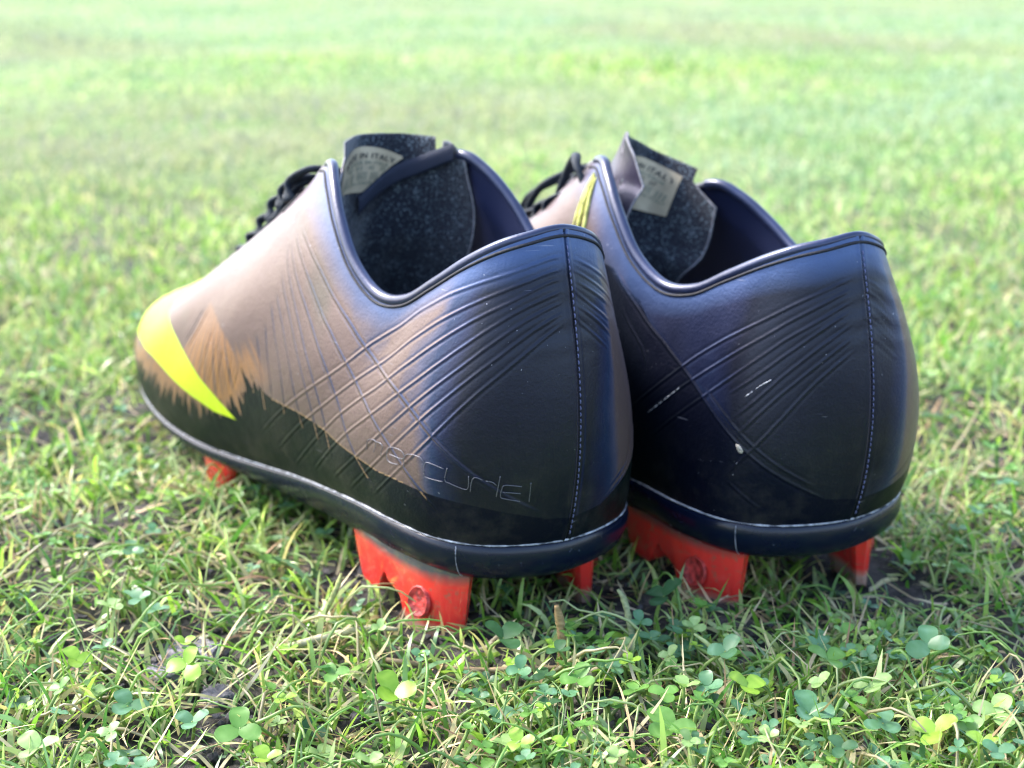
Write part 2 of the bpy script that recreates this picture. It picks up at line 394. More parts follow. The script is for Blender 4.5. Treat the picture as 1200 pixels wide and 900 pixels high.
RIBS_R = [[(-0.3,0.868),(-0.68,0.86),(-1.4,0.836),(-1.96,0.808),(-2.58,0.78),(-3.04,0.752),(-3.66,0.712),(-4.04,0.68),(-4.46,0.624),(-4.7,0.58),(-5.24,0.472),(-5.5,0.396)],
 [(-0.34,0.836),(-0.9,0.816),(-1.42,0.788),(-2.12,0.748),(-2.78,0.7),(-3.42,0.64),(-4.04,0.572),(-4.3,0.532),(-5.02,0.396)],
 [(-0.36,0.796),(-0.76,0.78),(-1.34,0.74),(-2.06,0.696),(-2.58,0.644),(-3.32,0.544),(-3.78,0.488),(-4.36,0.38),(-4.76,0.284)],
 [(-0.36,0.768),(-0.84,0.744),(-1.36,0.7),(-2.02,0.636),(-2.46,0.588),(-3.12,0.504)],
 [(-0.38,0.724),(-0.84,0.692),(-1.28,0.648),(-1.98,0.58),(-2.94,0.412)],
 [(-0.38,0.68),(-0.82,0.64),(-1.26,0.6),(-1.92,0.512),(-2.46,0.428),(-2.76,0.356)],
 [(-0.38,0.636),(-0.82,0.592),(-1.24,0.544),(-1.56,0.484),(-1.86,0.424),(-2.38,0.308),(-2.74,0.244),(-2.96,0.18)],
 [(-7.34,0.884),(-6.32,0.888),(-5.32,0.772),(-4.5,0.64),(-4,0.544),(-3.58,0.464),(-3.18,0.392),(-2.82,0.332),(-2.52,0.288),(-2.16,0.244),(-1.54,0.176),(-0.78,0.108)],
 [(-3.74,0.536),(-2.98,0.404),(-2.72,0.36),(-2.36,0.308),(-1.74,0.228),(-1,0.156)],
 [(-6.68,0.808),(-5.78,0.716),(-5.26,0.596)],
 [(-2.96,0.18),(-2.38,0.104),(-1.98,0.06)],
 [(-0.14,0.864),(0.32,0.844),(0.62,0.816)],
 [(-0.16,0.832),(0.28,0.804),(0.7,0.756)],
 [(-0.18,0.804),(0.34,0.76),(0.78,0.704)],
 [(-0.14,0.772),(0.3,0.724),(0.74,0.656)],
 [(-0.16,0.74),(0.28,0.7),(0.78,0.62)],
 [(-0.18,0.696),(0.28,0.644),(0.76,0.584)]]
LETTERS = [[(4.72,0.304),(4.7,0.352),(4.44,0.352),(4.46,0.3)],
 [(4.44,0.352),(4.22,0.34),(4.24,0.292)],
 [(3.98,0.308),(3.62,0.3),(3.58,0.32),(3.74,0.336),(4,0.336),(4.06,0.304),(3.98,0.276),(3.72,0.272)],
 [(3.56,0.264),(3.56,0.308),(3.44,0.324),(3.18,0.32),(3.08,0.304)],
 [(2.64,0.288),(2.98,0.304),(3.06,0.292),(3.06,0.264),(3.02,0.248),(2.64,0.24)],
 [(2.56,0.292),(2.6,0.248),(2.48,0.236),(2.18,0.22),(2.12,0.232),(2.12,0.268)],
 [(2.08,0.212),(2.06,0.248),(2,0.264),(1.86,0.256)],
 [(1.8,0.252),(1.68,0.248),(1.6,0.236)],
 [(1.54,0.268),(1.6,0.196)],
 [(1.12,0.228),(1.44,0.236),(1.5,0.224),(1.52,0.196),(1.44,0.188),(1.14,0.176)],
 [(1.48,0.212),(1.14,0.204)],
 [(0.94,0.24),(0.96,0.172)]]
SWOOSH, DARK, PEACH = [[(8.88,0.152),(9.56,0.144),(10.26,0.164),(11.1,0.2),(11.98,0.24),(13.12,0.268),(14.28,0.264),(14.48,0.32),(14.86,0.44),(15.2,0.556),(15.7,0.70),(14.2,0.79),(12.6,0.74),(12.1,0.66),(12.5,0.61),(12.85,0.54),(12.52,0.46),(11.64,0.376),(10.96,0.312),(10.14,0.236),(9.5,0.192)],
 [(0.58,0.104),(1.28,0.132),(1.94,0.156),(3,0.184),(3.64,0.2),(4.4,0.216),(5.28,0.272),(6.2,0.328),(7.02,0.332),(7.84,0.312),(8.46,0.32),(8.92,0.336),(8.9,0.296),(8.88,0.216),(9.08,0.228),(9.3,0.188),(9.58,0.16),(9.86,0.168),(9.92,0.136),(10.14,0.164),(10.32,0.144),(10.58,0.168),(10.82,0.144),(11.02,0.168),(11.32,0.136),(11.82,0.184),(12.16,0.144),(12.7,0.192),(13.18,0.148),(13.94,0.184)],
 [(10.94,0.512),(10.12,0.424),(9.34,0.368),(8.92,0.336),(9.08,0.228),(9.5,0.192),(10.14,0.236),(10.96,0.312),(10.88,0.392),(10.92,0.472)]]
# ---------------------------------------------------------------- building one boot (left-boot coordinates; m = -1 mirrors it)
UNIT_U, UNIT_V = 14.0, 72.0      # rough millimetres per station and per unit v

def sdf_poly(X, Y, poly):
    """signed distance, positive inside, of points to a polygon, all in mm of the flattened skin"""
    poly = np.asarray(poly, float); A = poly; B = np.roll(poly, -1, 0)
    best = np.full(X.shape, 1e9); inside = np.zeros(X.shape, bool)
    for (ax, ay), (bx, by) in zip(A, B):
        dx, dy = bx - ax, by - ay; L = dx * dx + dy * dy + 1e-12
        t = np.clip(((X - ax) * dx + (Y - ay) * dy) / L, 0, 1)
        d = (X - ax - t * dx) ** 2 + (Y - ay - t * dy) ** 2
        best = np.minimum(best, d)
        c = ((ay > Y) != (by > Y)) & (X < (bx - ax) * (Y - ay) / (by - ay + 1e-15) + ax)
        inside ^= c
    return np.where(inside, 1, -1) * np.sqrt(best)

def clean(P):
    P = np.asarray(P, float); keep = [0]
    for i in range(1, len(P)):
        d = P[i] - P[keep[-1]]
        if math.hypot(d[0] * UNIT_U, d[1] * UNIT_V) > 4.0 or i == len(P) - 1: keep.append(i)
    P = P[keep]
    if len(P) > 3:                      # light smoothing of the traced points
        Q = P.copy(); Q[1:-1] = .25 * P[:-2] + .5 * P[1:-1] + .25 * P[2:]; P = Q
    return P

def uv_curve(P, step=.0003, smooth=True):
    P = clean(P) if smooth else np.asarray(P, float)
    Q = resample(P * [UNIT_U, UNIT_V], max(8, int(len(P) * 40))) / [UNIT_U, UNIT_V]
    X = surf(Q[:, 0], Q[:, 1]); L = np.linalg.norm(np.diff(X, axis=0), axis=1).sum()
    n = max(4, int(L / step))
    return resample(P * [UNIT_U, UNIT_V], n) / [UNIT_U, UNIT_V]

def dark_lateral():
    P = [(-.1, .09)] + DARK + [(14.4, .20), (15.2, .17), (16.2, .20), (17.2, .2), (17.2, -.3), (-.1, -.3)]
    return P
def dark_medial():
    return [(.05, .09), (-.4, .10)] + RIBS_R[7][::-1] + [(-8.2, .80), (-9.2, .5), (-10.5, .36), (-12.5, .26), (-15, .2), (-17.1, .2), (-17.1, -.3), (.05, -.3)]

def mirror(P, m): Q = np.array(P, float); Q[..., 1] *= m; return Q

def build_boot(name, label, O, th, m, roll, ribs_lat, ribs_med, dense_lat, dense_med, tongue_cfg, with_letters):
    root = empty(name, O, th); tag(root, label, 'football boot', 'pair of football boots on the lawn')
    root.rotation_euler = (roll, 0, th + math.pi / 2)      # local +X forward, +Y to the left
    def add(nm, V, F, mat, parent=root, **k):
        V = mirror(V, m)
        return mesh_obj(nm, V, F, mat, parent, flip=(m < 0) ^ k.pop('inv', False), **k)
    # --- upper: station samples
    def seg(a, b, per): return np.linspace(a, b, int(abs(b - a) * per), endpoint=False)
    U = np.concatenate([seg(0, 17, dense_lat), seg(17, 31, dense_med), seg(31, 34, max(dense_med, dense_lat))])
    nv = 250 if max(dense_lat, dense_med) > 20 else 60
    Vv = np.linspace(-.02, 1, nv)
    UU, VV = np.meshgrid(U, Vv, indexing='ij')
    P = surf(UU, VV); N = surf_n(UU, VV)
    Us = np.where(UU > 17.001, UU - NST, UU)            # signed: + lateral, - medial
    disp = np.zeros(UU.shape); edge = np.zeros(UU.shape)
    curves = [uv_curve(c) for c in ribs_lat] + [uv_curve(c) for c in ribs_med]
    pts = np.concatenate([surf(c[:, 0], c[:, 1]) for c in curves])
    amp = np.concatenate([np.clip(np.minimum(np.arange(len(c)), np.arange(len(c))[::-1]) / 14., 0, 1) for c in curves])
    kd = kdtree.KDTree(len(pts))
    for i, q in enumerate(pts): kd.insert(q, i)
    kd.balance()
    flat = P.reshape(-1, 3); dd = np.empty(len(flat)); aa = np.zeros(len(flat)); kk_ = np.zeros(len(flat), int); nfan = sum(len(c) for c in curves[:18])
    find = kd.find
    for i, q in enumerate(flat.tolist()):
        _, k, d = find(q); dd[i] = d; aa[i] = amp[k]; kk_[i] = k
    dd = dd.reshape(UU.shape) * 1000; aa = aa.reshape(UU.shape); kk_ = kk_.reshape(UU.shape)
    disp += aa * (.00013 * np.exp(-(dd / .27) ** 2) - .00007 * np.exp(-((dd - .70) / .35) ** 2))
    # shallow wrinkles near the heel seam, the seam groove and the pinch under the collar
    hz = np.exp(-(np.abs(Us) / 1.6) ** 2)
    disp += hz * .00008 * np.sin(VV * 78 + 1.2 * np.abs(Us) + .6 * np.sin(Us * 5 * m)) * np.clip((VV - .60) / .1, 0, 1) * np.clip((.93 - VV) / .05, 0, 1)
    sm = np.abs(Us) * 11.5
    disp += -.0006 * np.exp(-(sm / .35) ** 2) + .00025 * np.exp(-((sm - .9) / .6) ** 2)
    disp += .0004 * np.sin(UU * 1.9 + 2 * VV) * np.sin(VV * 5 + UU * .7) * np.clip(VV * 4, 0, 1) * np.clip((1 - VV) * 5, 0, 1)
    P = P + N * disp[..., None]
    X, Y = Us * UNIT_U, VV * UNIT_V
    sc = lambda L: [(a * UNIT_U, b * UNIT_V) for a, b in L]
    dk = np.maximum(sdf_poly(X, Y, sc(dark_lateral())), sdf_poly(X, Y, sc(dark_medial())))
    # jagged teeth: narrow spikes of the dark colour run up along the fan ribs
    so = sdf_poly(X, Y, sc(SWOOSH)); pe = sdf_poly(X, Y, sc(PEACH))
    som = sdf_poly(-X, Y, sc(SWOOSH)); so = np.maximum(so, som)
    fx, fy = 10.9 * UNIT_U, .62 * UNIT_V; ang = np.arctan2(X - fx, fy - Y)
    def n1(a): return (np.sin(a * 61) + np.sin(a * 97 + 1.3) + .8 * np.sin(a * 157 + 4) + .6 * np.sin(a * 231 + 2)) / 2.4
    stk = n1(ang + .004 * Y / 10); wz = np.clip((Us - 8.0) / .8, 0, 1) * np.clip((15.5 - Us), 0, 1)
    dk = dk + wz * (2.6 * stk - .9)
    pe = np.clip((pe + .3) / .6, 0, 1) * np.clip((.60 - VV) / .26, 0, 1) * np.clip(.66 + .75 * stk - .25 * np.clip((X - 10.2 * UNIT_U) / 12, 0, 1), 0, 1)
    pe = np.maximum(pe, wz * np.clip(1 - np.abs(dk + 3.) / 5., 0, 1) * .75 * (dk < 0))
    edge = np.where((Us > 3.6) & (Us < 8.0) & (np.abs(dk + .05) < .11) & (VV > .1), 1., 0.)
    spike = (aa > .3) & (dd < .20) & (kk_ < nfan) & (dk > 0) & (dk < 4.5) & (Us > 3.) & (VV > .1); edge = np.maximum(edge, spike * .8)
    if not with_letters: edge *= 0
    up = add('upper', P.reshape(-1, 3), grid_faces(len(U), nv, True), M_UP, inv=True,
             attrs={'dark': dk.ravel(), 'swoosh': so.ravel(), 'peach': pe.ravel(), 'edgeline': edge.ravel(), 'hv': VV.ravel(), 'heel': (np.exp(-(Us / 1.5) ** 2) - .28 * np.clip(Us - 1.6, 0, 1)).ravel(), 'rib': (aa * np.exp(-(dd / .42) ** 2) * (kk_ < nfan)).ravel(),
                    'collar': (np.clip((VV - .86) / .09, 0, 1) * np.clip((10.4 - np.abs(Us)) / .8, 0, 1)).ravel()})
    # --- collar binding (opening edge round the ankle) and its seam
    uc = np.linspace(-10.2, 10.2, 420)
    T = surf(uc, uc * 0 + 1.); Nc = surf_n(uc, uc * 0 + .97)
    V, F = tube(T - Nc * .0010 + np.array([0, 0, .0002]), .0019, 12, rr=.00155 - .0005 * np.exp(-(uc / 2.2) ** 2))
    V = V + .00010 * np.sin(V[:, :1] * 900) * 0
    add('collar_binding', V, F, M_BIND)
    sv = .974 + .006 * np.exp(-(uc / 2.2) ** 2)
    Vs = surf(uc, sv) + surf_n(uc, sv) * .00005
    V, F = tube(Vs, .00042, 6); add('collar_seam', V, F, M_SEAM)
    # --- throat edge (lace rows) in thin folded rim
    ut = np.linspace(10.2, 23.8, 200)
    V, F = tube(surf(ut, ut * 0 + 1.) - surf_n(ut, ut * 0 + .97) * .0004, .0008, 8); add('throat_edge', V, F, M_UP if False else M_EDGE)
    # --- lining
    ul = np.linspace(0, 34, 204, endpoint=False); vl = np.linspace(.10, .995, 40)
    A, B = np.meshgrid(ul, vl, indexing='ij'); off = .0008 + .0022 * np.clip((1 - B) / .12, 0, 1)
    PL = surf(A, B) - surf_n(A, B) * off[..., None]
    add('lining', PL.reshape(-1, 3), grid_faces(len(ul), 40, True), M_LINING, inv=False)
    # --- insole
    R0 = surf(ul, ul * 0 + .12); R0[:, 2] += .0015; c0 = np.stack([np.linspace(.02, .24, 60)] * 1, -1)
    rings = []
    cen = np.stack([np.clip(R0[:, 0], .03, .235), R0[:, 1] * 0, R0[:, 2] * 0 + R0[:, 2]], -1)
    for k in np.linspace(0, 1, 7):
        q = R0 * (1 - k) + cen * k; q[:, 2] -= .0015 * math.sin(k * math.pi / 2); rings.append(q)
    IN = np.stack(rings, 1)
    add('insole', IN.reshape(-1, 3), grid_faces(len(ul), 7, True), M_INSOLE, inv=True)
    # --- sole plate: moulded wall under the feather line, closed underneath
    ub = np.linspace(0, 34, 340, endpoint=False); R = pspline(TAB, ub)
    D = (pspline(TAB, ub + .05) - pspline(TAB, ub - .05))[:, :2]; nn = np.stack([-D[:, 1], D[:, 0], D[:, 0] * 0], -1)
    nn /= np.linalg.norm(nn, axis=1, keepdims=True); Fz = R[:, :3]; h = R[:, 8:9]
    mid = np.exp(-((np.minimum(ub, 34 - ub) - 6.3) / 1.7) ** 2)[:, None]          # waist of the plate sweeps inward and down
    prof = [(-.0008, .0003, 0), (.0001, .0003, 0), (.0006, -.0003, 0), (.0009, -.25, 1), (.0006, -.5, 1), (-.0008, -.82, 1), (-.0030, -1.0, 1), (-.0070, -1.08, 1), (-.014, -1.10, 1)]
    ring = []
    for o_, z_, rel in prof:
        z = h * z_ if rel else z_ + 0 * h
        dn = max(0, -z_) if rel else 0
        ring.append(Fz + nn * (o_ - mid * .0035 * dn) + np.concatenate([0 * h, 0 * h, z - mid * .0012 * dn], 1))
    cz = Fz.copy(); cz[:, 0] = np.clip(cz[:, 0], .025, .24); cz[:, 1] = 0; cz[:, 2] = Fz[:, 2] - h[:, 0] * 1.12
    ring.append(cz)
    S = np.stack(ring, 1); plate = add('sole_plate', S.reshape(-1, 3), grid_faces(len(ub), S.shape[1], True), M_BAND, inv=False)
    W = Fz + nn * .0003 + np.array([0, 0, .0005]); wl = (.00010 + .00016 * (np.array([mnoise.noise(Vector(q) * 260) for q in W]) > -.15)) * np.interp(np.minimum(ub, 34 - ub), [0, 7, 10], [1, 1, .45])
    V, F = tube(W, .0003, 6, closed=True, rr=wl); add('welt_edge', V, F, M_WELT, plate)
    for us in ([2.45, -3.1] if m > 0 else [-2.6, 3.1]):   # mould line down the wall
        u_ = np.array([us]); k = int(round((us % 34) * 10)) % 340
        ln = S[k, 2:7] + nn[k] * .00012; V, F = tube(resample(ln, 12), .00008, 5); add('mould_line', V, F, M_WELT, plate)
    # --- studs
    def stud(path, zt, zb, t0, t1, recess=None):
        n1, n2 = 44, 12
        C = resample(path, n1); s = np.linspace(0, 1, n1); T = np.gradient(C, axis=0); T /= np.linalg.norm(T, axis=1, keepdims=True)
        sd_ = -1 if path[0][1] > 0 else 1
        inn = np.stack([T[:, 1], -T[:, 0]], -1) * 1.0
        inn *= np.sign((inn * (np.array([[0, 0]]) - C * [0, 1])).sum(1, keepdims=True))
        zt_ = np.interp(s, *zt); zb_ = np.interp(s, *zb)
        zb_ = np.convolve(np.pad(zb_, 2, 'edge'), np.ones(5) / 5, 'valid')
        L = []
        prof2 = [(0, 0, 0)] + [(k, 1, 0) for k in np.linspace(0, 1, n2)]
        outer, inner = [], []
        for k in np.linspace(0, 1, n2):
            z = zt_ + (zb_ - zt_) * k
            taper = np.sin(np.pi * np.clip(s, 0.0, 1.0)) ** .35
            th_ = (t0 + (t1 - t0) * k) * (.35 + .65 * taper)
            kz = max(0., k - .15) / .85
            if len(zb[0]) > 5: se = np.where(s < .515, .235 + (s - .235) * (1 - .17 * kz), .78 + (s - .78) * (1 - .20 * kz))
            else: se = .5 + (s - .5) * (1 - .25 * kz)
            Ck = np.stack([np.interp(se, s, C[:, 0]), np.interp(se, s, C[:, 1])], 1)
            outer.append(np.concatenate([Ck + inn * (.0012 * k + .002 * (1 - taper[:, None])), z[:, None]], 1))
            inner.append(np.concatenate([Ck + inn * (th_ + .002 * (1 - taper))[:, None], z[:, None]], 1))
        loop = np.stack(outer + inner[::-1], 1)            # n1, 2*n2, closed ring in 2nd axis
        k2 = 2 * n2; i = np.arange(n1 - 1)[:, None]; j = np.arange(k2)[None]
        A_ = i * k2 + j; B_ = i * k2 + (j + 1) % k2
        F = [np.stack([A_, B_, B_ + k2, A_ + k2], -1).reshape(-1, 4), np.arange(k2)[None].copy(), ((n1 - 1) * k2 + np.arange(k2))[None, ::-1].copy()]
        st = add('stud', loop.reshape(-1, 3), F, M_STUD, inv=path[0][1] < 0)
        b = st.modifiers.new('bevel', 'BEVEL'); b.width = .0011; b.segments = 3; b.angle_limit = math.radians(50)
        if recess is not None:
            sc_, zc_, rr_ = recess; q = np.array([np.interp(sc_, s, C[:, 0]), np.interp(sc_, s, C[:, 1])]); k = int(sc_ * (n1 - 1))
            t3 = np.array([T[k, 0], T[k, 1], 0]); o3 = np.array([-inn[k, 0], -inn[k, 1], 0.18]); o3 /= np.linalg.norm(o3)
            c3 = np.array([q[0], q[1], zc_]) + o3 * (-.0012 * .45 + .00055)
            up3 = np.cross(o3, t3); a = np.linspace(0, 2 * np.pi, 32, endpoint=False)
            RG = [(1.10, -.0004), (1.05, .0005), (1.0, .00062), (.94, .0005), (.86, .00015), (.5, .00002), (.0, .0)]
            rg = np.stack([c3 + rr_ * r_ * (np.cos(a)[:, None] * t3 + 1.1 * np.sin(a)[:, None] * up3) + o3 * d_ for r_, d_ in RG], 1)
            add('stud_recess', rg.reshape(-1, 3), grid_faces(32, len(RG), True), M_RECESS, st)
        return st
    for sg in (1, -1):
        p1 = [(.0125, .0205), (.018, .0255), (.027, .0285), (.044, .0300), (.064, .0300)] if sg > 0 else [(.0165, -.0215), (.023, -.0250), (.032, -.0275), (.048, -.0280), (.068, -.0280)]
        k = 1 if sg > 0 else 1
        stud(p1, ([0, 1], [.0195, .0175]), ([0, .06, .44, .50, .54, .59, .65, .92, 1], [-.001, -.0045, -.0035, .003, .0105, .0105, .0015, .0015, .006]), .0105, .0070,
             (.27, .0076, .0035))
        f = 1 if sg > 0 else .86
        for a0 in (.137, .172, .200):
            b0 = (.0375 if a0 < .14 else .029) * f
            stud([(a0, b0 * sg), (a0 + .011, (b0 + .0025) * sg), (a0 + .022, (b0 + .002) * sg)], ([0, 1], [.0155, .0165]), ([0, .1, .9, 1], [.003, 0, 0, .004]), .008, .0045)
    # --- tongue
    tc = tongue_cfg
    def tg(w, z, lift=0.):
        """w -1..1 across (positive lateral), z height in the boot; lift towards the heel"""
        w = np.asarray(w, float); z = np.asarray(z, float)
        hw = .0188 + .0045 * np.clip((.108 - z) / .05, 0, 1) + .0022 * np.exp(-((z - .094) / .010) ** 2)
        a = .1065 + .0013 - (z - .09) * .10 - .021 * np.abs(w) ** 2.2 + .0006 * np.sin(w * 9 + z * 160)
        lowz = np.clip((.085 - z) / .05, 0, 1); a = a + lowz * .018
        b = tc['bc'] + hw * w
        dz = 0
        a = a - lift
        if tc.get('curl'):
            e_ = np.clip(-w - .55, 0, .45) * np.clip((.112 - z) / .012, 0, 1); b = b + tc['curl'] * e_ ** 1.2; a = a - .022 * e_
        if tc['roll']:
            c_, s_ = math.cos(tc['roll']), math.sin(tc['roll']); pz, pb = .082, tc['bc']
            k_ = np.clip((z - .06) / .03, 0, 1)
            b2 = pb + (b - pb) * c_ + (z - pz) * s_; z2 = pz + (z - pz) * c_ - (b - pb) * s_ + tc['dz']
            b = b + (b2 - b) * k_; z = z + (z2 - z) * k_
        return np.stack([a, b, z + 0 * w], -1)
    ws_ = np.sort(np.concatenate([np.linspace(-1, 1, 90), [-.742, -.738, .742, .738]]))
    ztop = np.where(ws_ > -.74, .1152 - .0008 * (ws_ * 1.2) ** 2, .1135 - .006 * ((-ws_ - .82) / .18) ** 2 * (ws_ < -.82))
    ztop = np.where((ws_ < -.74) & (ws_ > -.80), .1085, ztop)
    ztop = np.where(ws_ > .74, .1105 - .02 * (ws_ - .74), ztop)
    k = np.linspace(0, 1, 60)
    WW = np.repeat(ws_[:, None], 60, 1); ZZ = .045 + (ztop[:, None] - .045) * k[None]
    inner_s = tg(WW, ZZ); outer_s = tg(WW, ZZ, -.0013)
    nW = len(ws_); V = np.concatenate([inner_s.reshape(-1, 3), outer_s.reshape(-1, 3)]); n0 = nW * 60
    g = grid_faces(nW, 60); rim = [j for j in range(60)] + [i * 60 + 59 for i in range(1, nW)] + [(nW - 1) * 60 + j for j in range(58, -1, -1)]
    rim = np.array(rim); side = np.stack([rim[:-1], rim[1:], rim[1:] + n0, rim[:-1] + n0], -1)
    tongue = add('tongue', V, [np.concatenate([g, side])], M_SUEDE); add('tongue_shell', outer_s.reshape(-1, 3), g[:, ::-1].copy(), M_SHELL, tongue)
    # pale raw edge along the two wings
    for sgn in (1, -1):
        sel = np.abs(ws_ - sgn) < .265; ww = ws_[sel]; zz = ztop[sel]
        zl = np.linspace(.060, zz[-1] if sgn > 0 else zz[0], 40)
        ed = tg(np.full(40, float(sgn)), zl, -.0006); top = tg(ww[::-1] if sgn > 0 else ww, (zz[::-1] if sgn > 0 else zz) + .0, -.0006)
        q = np.concatenate([ed, top[2:]]); V, F = tube(q, .00035, 6, up=(1, 0, 0)); add('tongue_edge', V, F, M_EDGE, tongue)
    # label
    lw_ = np.linspace(*tc['label'], 50); zt_ = .1118 - .0034 * ((lw_ - .22) / .62) ** 2 * np.where(lw_ < .22, 1., .8); zb_ = np.interp(lw_, [-.40, .18, .25, .88], tc['zb'])
    kk = np.linspace(0, 1, 16); LW = np.repeat(lw_[:, None], 16, 1); LZ = zb_[:, None] + (zt_ - zb_)[:, None] * kk
    lab = add('tongue_label', tg(LW, LZ, .0007).reshape(-1, 3), grid_faces(50, 16), M_LABEL, tongue)
    def text_on(txt, size, w0, z0, mat, arc=.0034, slope=0., nm='label_print'):
        cu = bpy.data.curves.new('txt', 'FONT'); cu.body = txt; cu.size = size; cu.space_character = 1.15; cu.shear = .15
        cu.align_x = 'CENTER'; cu.align_y = 'CENTER'; cu.offset = size * .012
        ob = bpy.data.objects.new('txt', cu); col.objects.link(ob)
        me = bpy.data.meshes.new_from_object(ob); bpy.data.objects.remove(ob)
        n = len(me.vertices); co = np.empty(n * 3, np.float32); me.vertices.foreach_get('co', co); co = co.reshape(-1, 3)
        tris = [list(p.vertices) for p in me.polygons]
        dirx = -1                        # runs left to right as seen from the heel
        w0 = w0 + (sum(tc['label']) / 2 - .24); w = w0 + dirx * m * co[:, 0] / .0175; z = z0 + co[:, 1] - arc * ((w - .22) / .62) ** 2 + slope * co[:, 0]
        ok = (w > tc['label'][0] + .04) & (w < tc['label'][1] - .05); tris = [t_ for t_ in tris if all(ok[v_] for v_ in t_)]
        V = mirror(tg(w, z, .0011), m); me2 = bpy.data.meshes.new(nm); me2.from_pydata(V.tolist(), [], tris); me2.materials.append(mat)
        o = bpy.data.objects.new(nm, me2); col.objects.link(o); o.parent = lab; bpy.data.meshes.remove(me)
        return o
    text_on('MADE IN ITALY', .0023, .22, .1092, M_INK)
    text_on('FABRIQUE EN ITALIE', .0014, .22, .1073, M_INK2)
    text_on('MD  8.5   42   27', .0015, .20, .1057, M_INK2 if m > 0 else M_INK, .0028)
    text_on('||| ||| || |||| ||| ||', .0024, .34, .1036, M_INK2, .0022)
    text_on('HECHO EN ITALIA', .0013, .42, .1014, M_INK2, .0012)
    # elastic strap across the tongue
    if not tc.get('curl'):
      q = resample([(-.86, .1106), (-.58, .1066), (-.2, .1022), (.12, .0978), (.30, .0950)], 30)
      L_, F_ = [], None
      for dz_, lf in ((.0024, .0010), (.0024, .0022), (.0010, .0024), (-.0014, .0024), (-.0026, .0022), (-.0026, .0010)):
          L_.append(tg(q[:, 0], q[:, 1] + dz_, lf))
      L_ = np.stack(L_, 1); add('elastic_strap', L_.reshape(-1, 3), grid_faces(30, 6), M_WEB, inv=False)
    # --- heel seam stitches
    parts = []
    for k, v in enumerate(np.linspace(.035, .945, 46)):
        vv = np.linspace(v - .0062, v + .0062, 6); u0 = .030 * (1 if m < 0 else -1)
        Pq = surf(vv * 0 + u0, vv) + surf_n(vv * 0 + u0, vv) * (.00000 + .00018 * np.sin(np.linspace(0, math.pi, 6)))[:, None]
        parts.append(tube(Pq, .00016, 5, up=(0, 1, 0)))
    V, F = merge(parts); hs = add('heel_stitching', V, F, M_THREAD); hs['kind'] = 'stuff'
    # --- outlined lettering moulded low on the outer side
    if with_letters:
        for c in LETTERS:
            c = uv_curve(c, .0004, False); Pq = surf(c[:, 0], c[:, 1]) + surf_n(c[:, 0], c[:, 1]) * .00022
            V, F = tube(Pq, .00010, 5); add('letter_stroke', V, F, M_FOIL)
    # --- laces
    eye = [(.122, 10.95), (.130, 11.35), (.1415, 11.95), (.154, 12.6), (.166, 13.3), (.177, 14.05), (.1845, 14.9)]
    for i, (a, u) in enumerate(eye):
        e = surf(np.array([u]), np.array([1.]))[0]; lo = surf(np.array([u]), np.array([.90]))[0] + surf_n(np.array([u]), np.array([.90]))[0] * .001
        hgt = .0008 + .0005 * i; adv = .007
        pts_ = [(lo[0], lo[1], lo[2]), (lo[0] + .0015, lo[1] - .001, lo[2] + .005), (e[0] + .002, e[1] + .001, e[2] + .0022 + .0002 * i), (e[0] + adv * .5, e[1] * .6, e[2] + hgt),
                (e[0] + adv, 0, e[2] + hgt * .75), (e[0] + adv, -e[1] * .6, e[2] + hgt * .5), (e[0] + adv, -e[1] - .0005, e[2] + .0005), (lo[0] + adv, -lo[1], lo[2] - .003)]
        V, F = tube(resample(pts_, 50), .0022, 10, flat=.45, up=(.4, 0, 1)); add('lace', V, F, M_LACE)
        pts2 = [(x + .003, -y, z + .0003 - .004 * (k_ > 3)) for k_, (x, y, z) in enumerate(pts_)]
        V, F = tube(resample(pts2, 50), .0021, 10, flat=.45, up=(.4, 0, 1)); add('lace', V, F, M_LACE)
        # eyelet slit
        uu = np.full(8, u - .1); vv = np.linspace(.86, .93, 8); V, F = tube(surf(uu, vv) + surf_n(uu, vv) * .0001, .0005, 6); add('eyelet', V, F, M_SEAM)
    if tc.get('fray'):
        c = np.array(SCUFFS_GLINTS[0]); ctr = c.mean(0); c = ctr + (c - ctr) * .62; rings = [ctr + (resample(np.vstack([c, c[:1]]) * [UNIT_U, UNIT_V], 24) / [UNIT_U, UNIT_V] - ctr) * k_ for k_ in (1., .8, .4, 0.)]
        Q = np.stack([surf(r_[:, 0], r_[:, 1]) + surf_n(r_[:, 0], r_[:, 1]) * (h_ + .00012 * np.sin(np.arange(24) * 2.7)[:, None]) for r_, h_ in zip(rings, (.00005, .0005, .0006, .0005))], 1)
        add('peeled_chip', Q.reshape(-1, 3), grid_faces(24, 4), M_CHIP)
        for c in SCUFFS_GLINTS[1:5]:  # one scratch; the others are rib-edge highlights painted as pale threads
            c = uv_curve(c, .0004, False); nz = np.array([mnoise.noise(Vector((i_ * .37, len(c), 0))) for i_ in range(len(c))])
            V, F = tube(surf(c[:, 0], c[:, 1]) + surf_n(c[:, 0], c[:, 1]) * .00012, .0001, 5, rr=np.clip(.00010 + .00022 * nz, .00001, .0003)); add('scratch_glint', V, F, M_WELT)
    for lp in tc['loops']:
        V, F = tube(resample(lp, 70), .0014, 8, flat=.7, up=(.3, .2, 1)); add('lace_loop', V, F, M_LACE)
    if tc.get('fray'):
        for du, sc_ in ((0, 1.), (.16, .8), (-.12, .6)):
            c = uv_curve([(-9.55 + du, .965), (-9.3 + du * 1.6, .90), (-9.0 + du * 2, .84), (-8.8 + du * 2.2, .79)], .0005)
            V, F = tube(surf(c[:, 0], c[:, 1]) + surf_n(c[:, 0], c[:, 1]) * .0003, .0007, 6, rr=.0008 * sc_ * np.sin(np.linspace(.3, 3.0, len(c)))); add('frayed_ply', V, F, M_YEL)
    return root

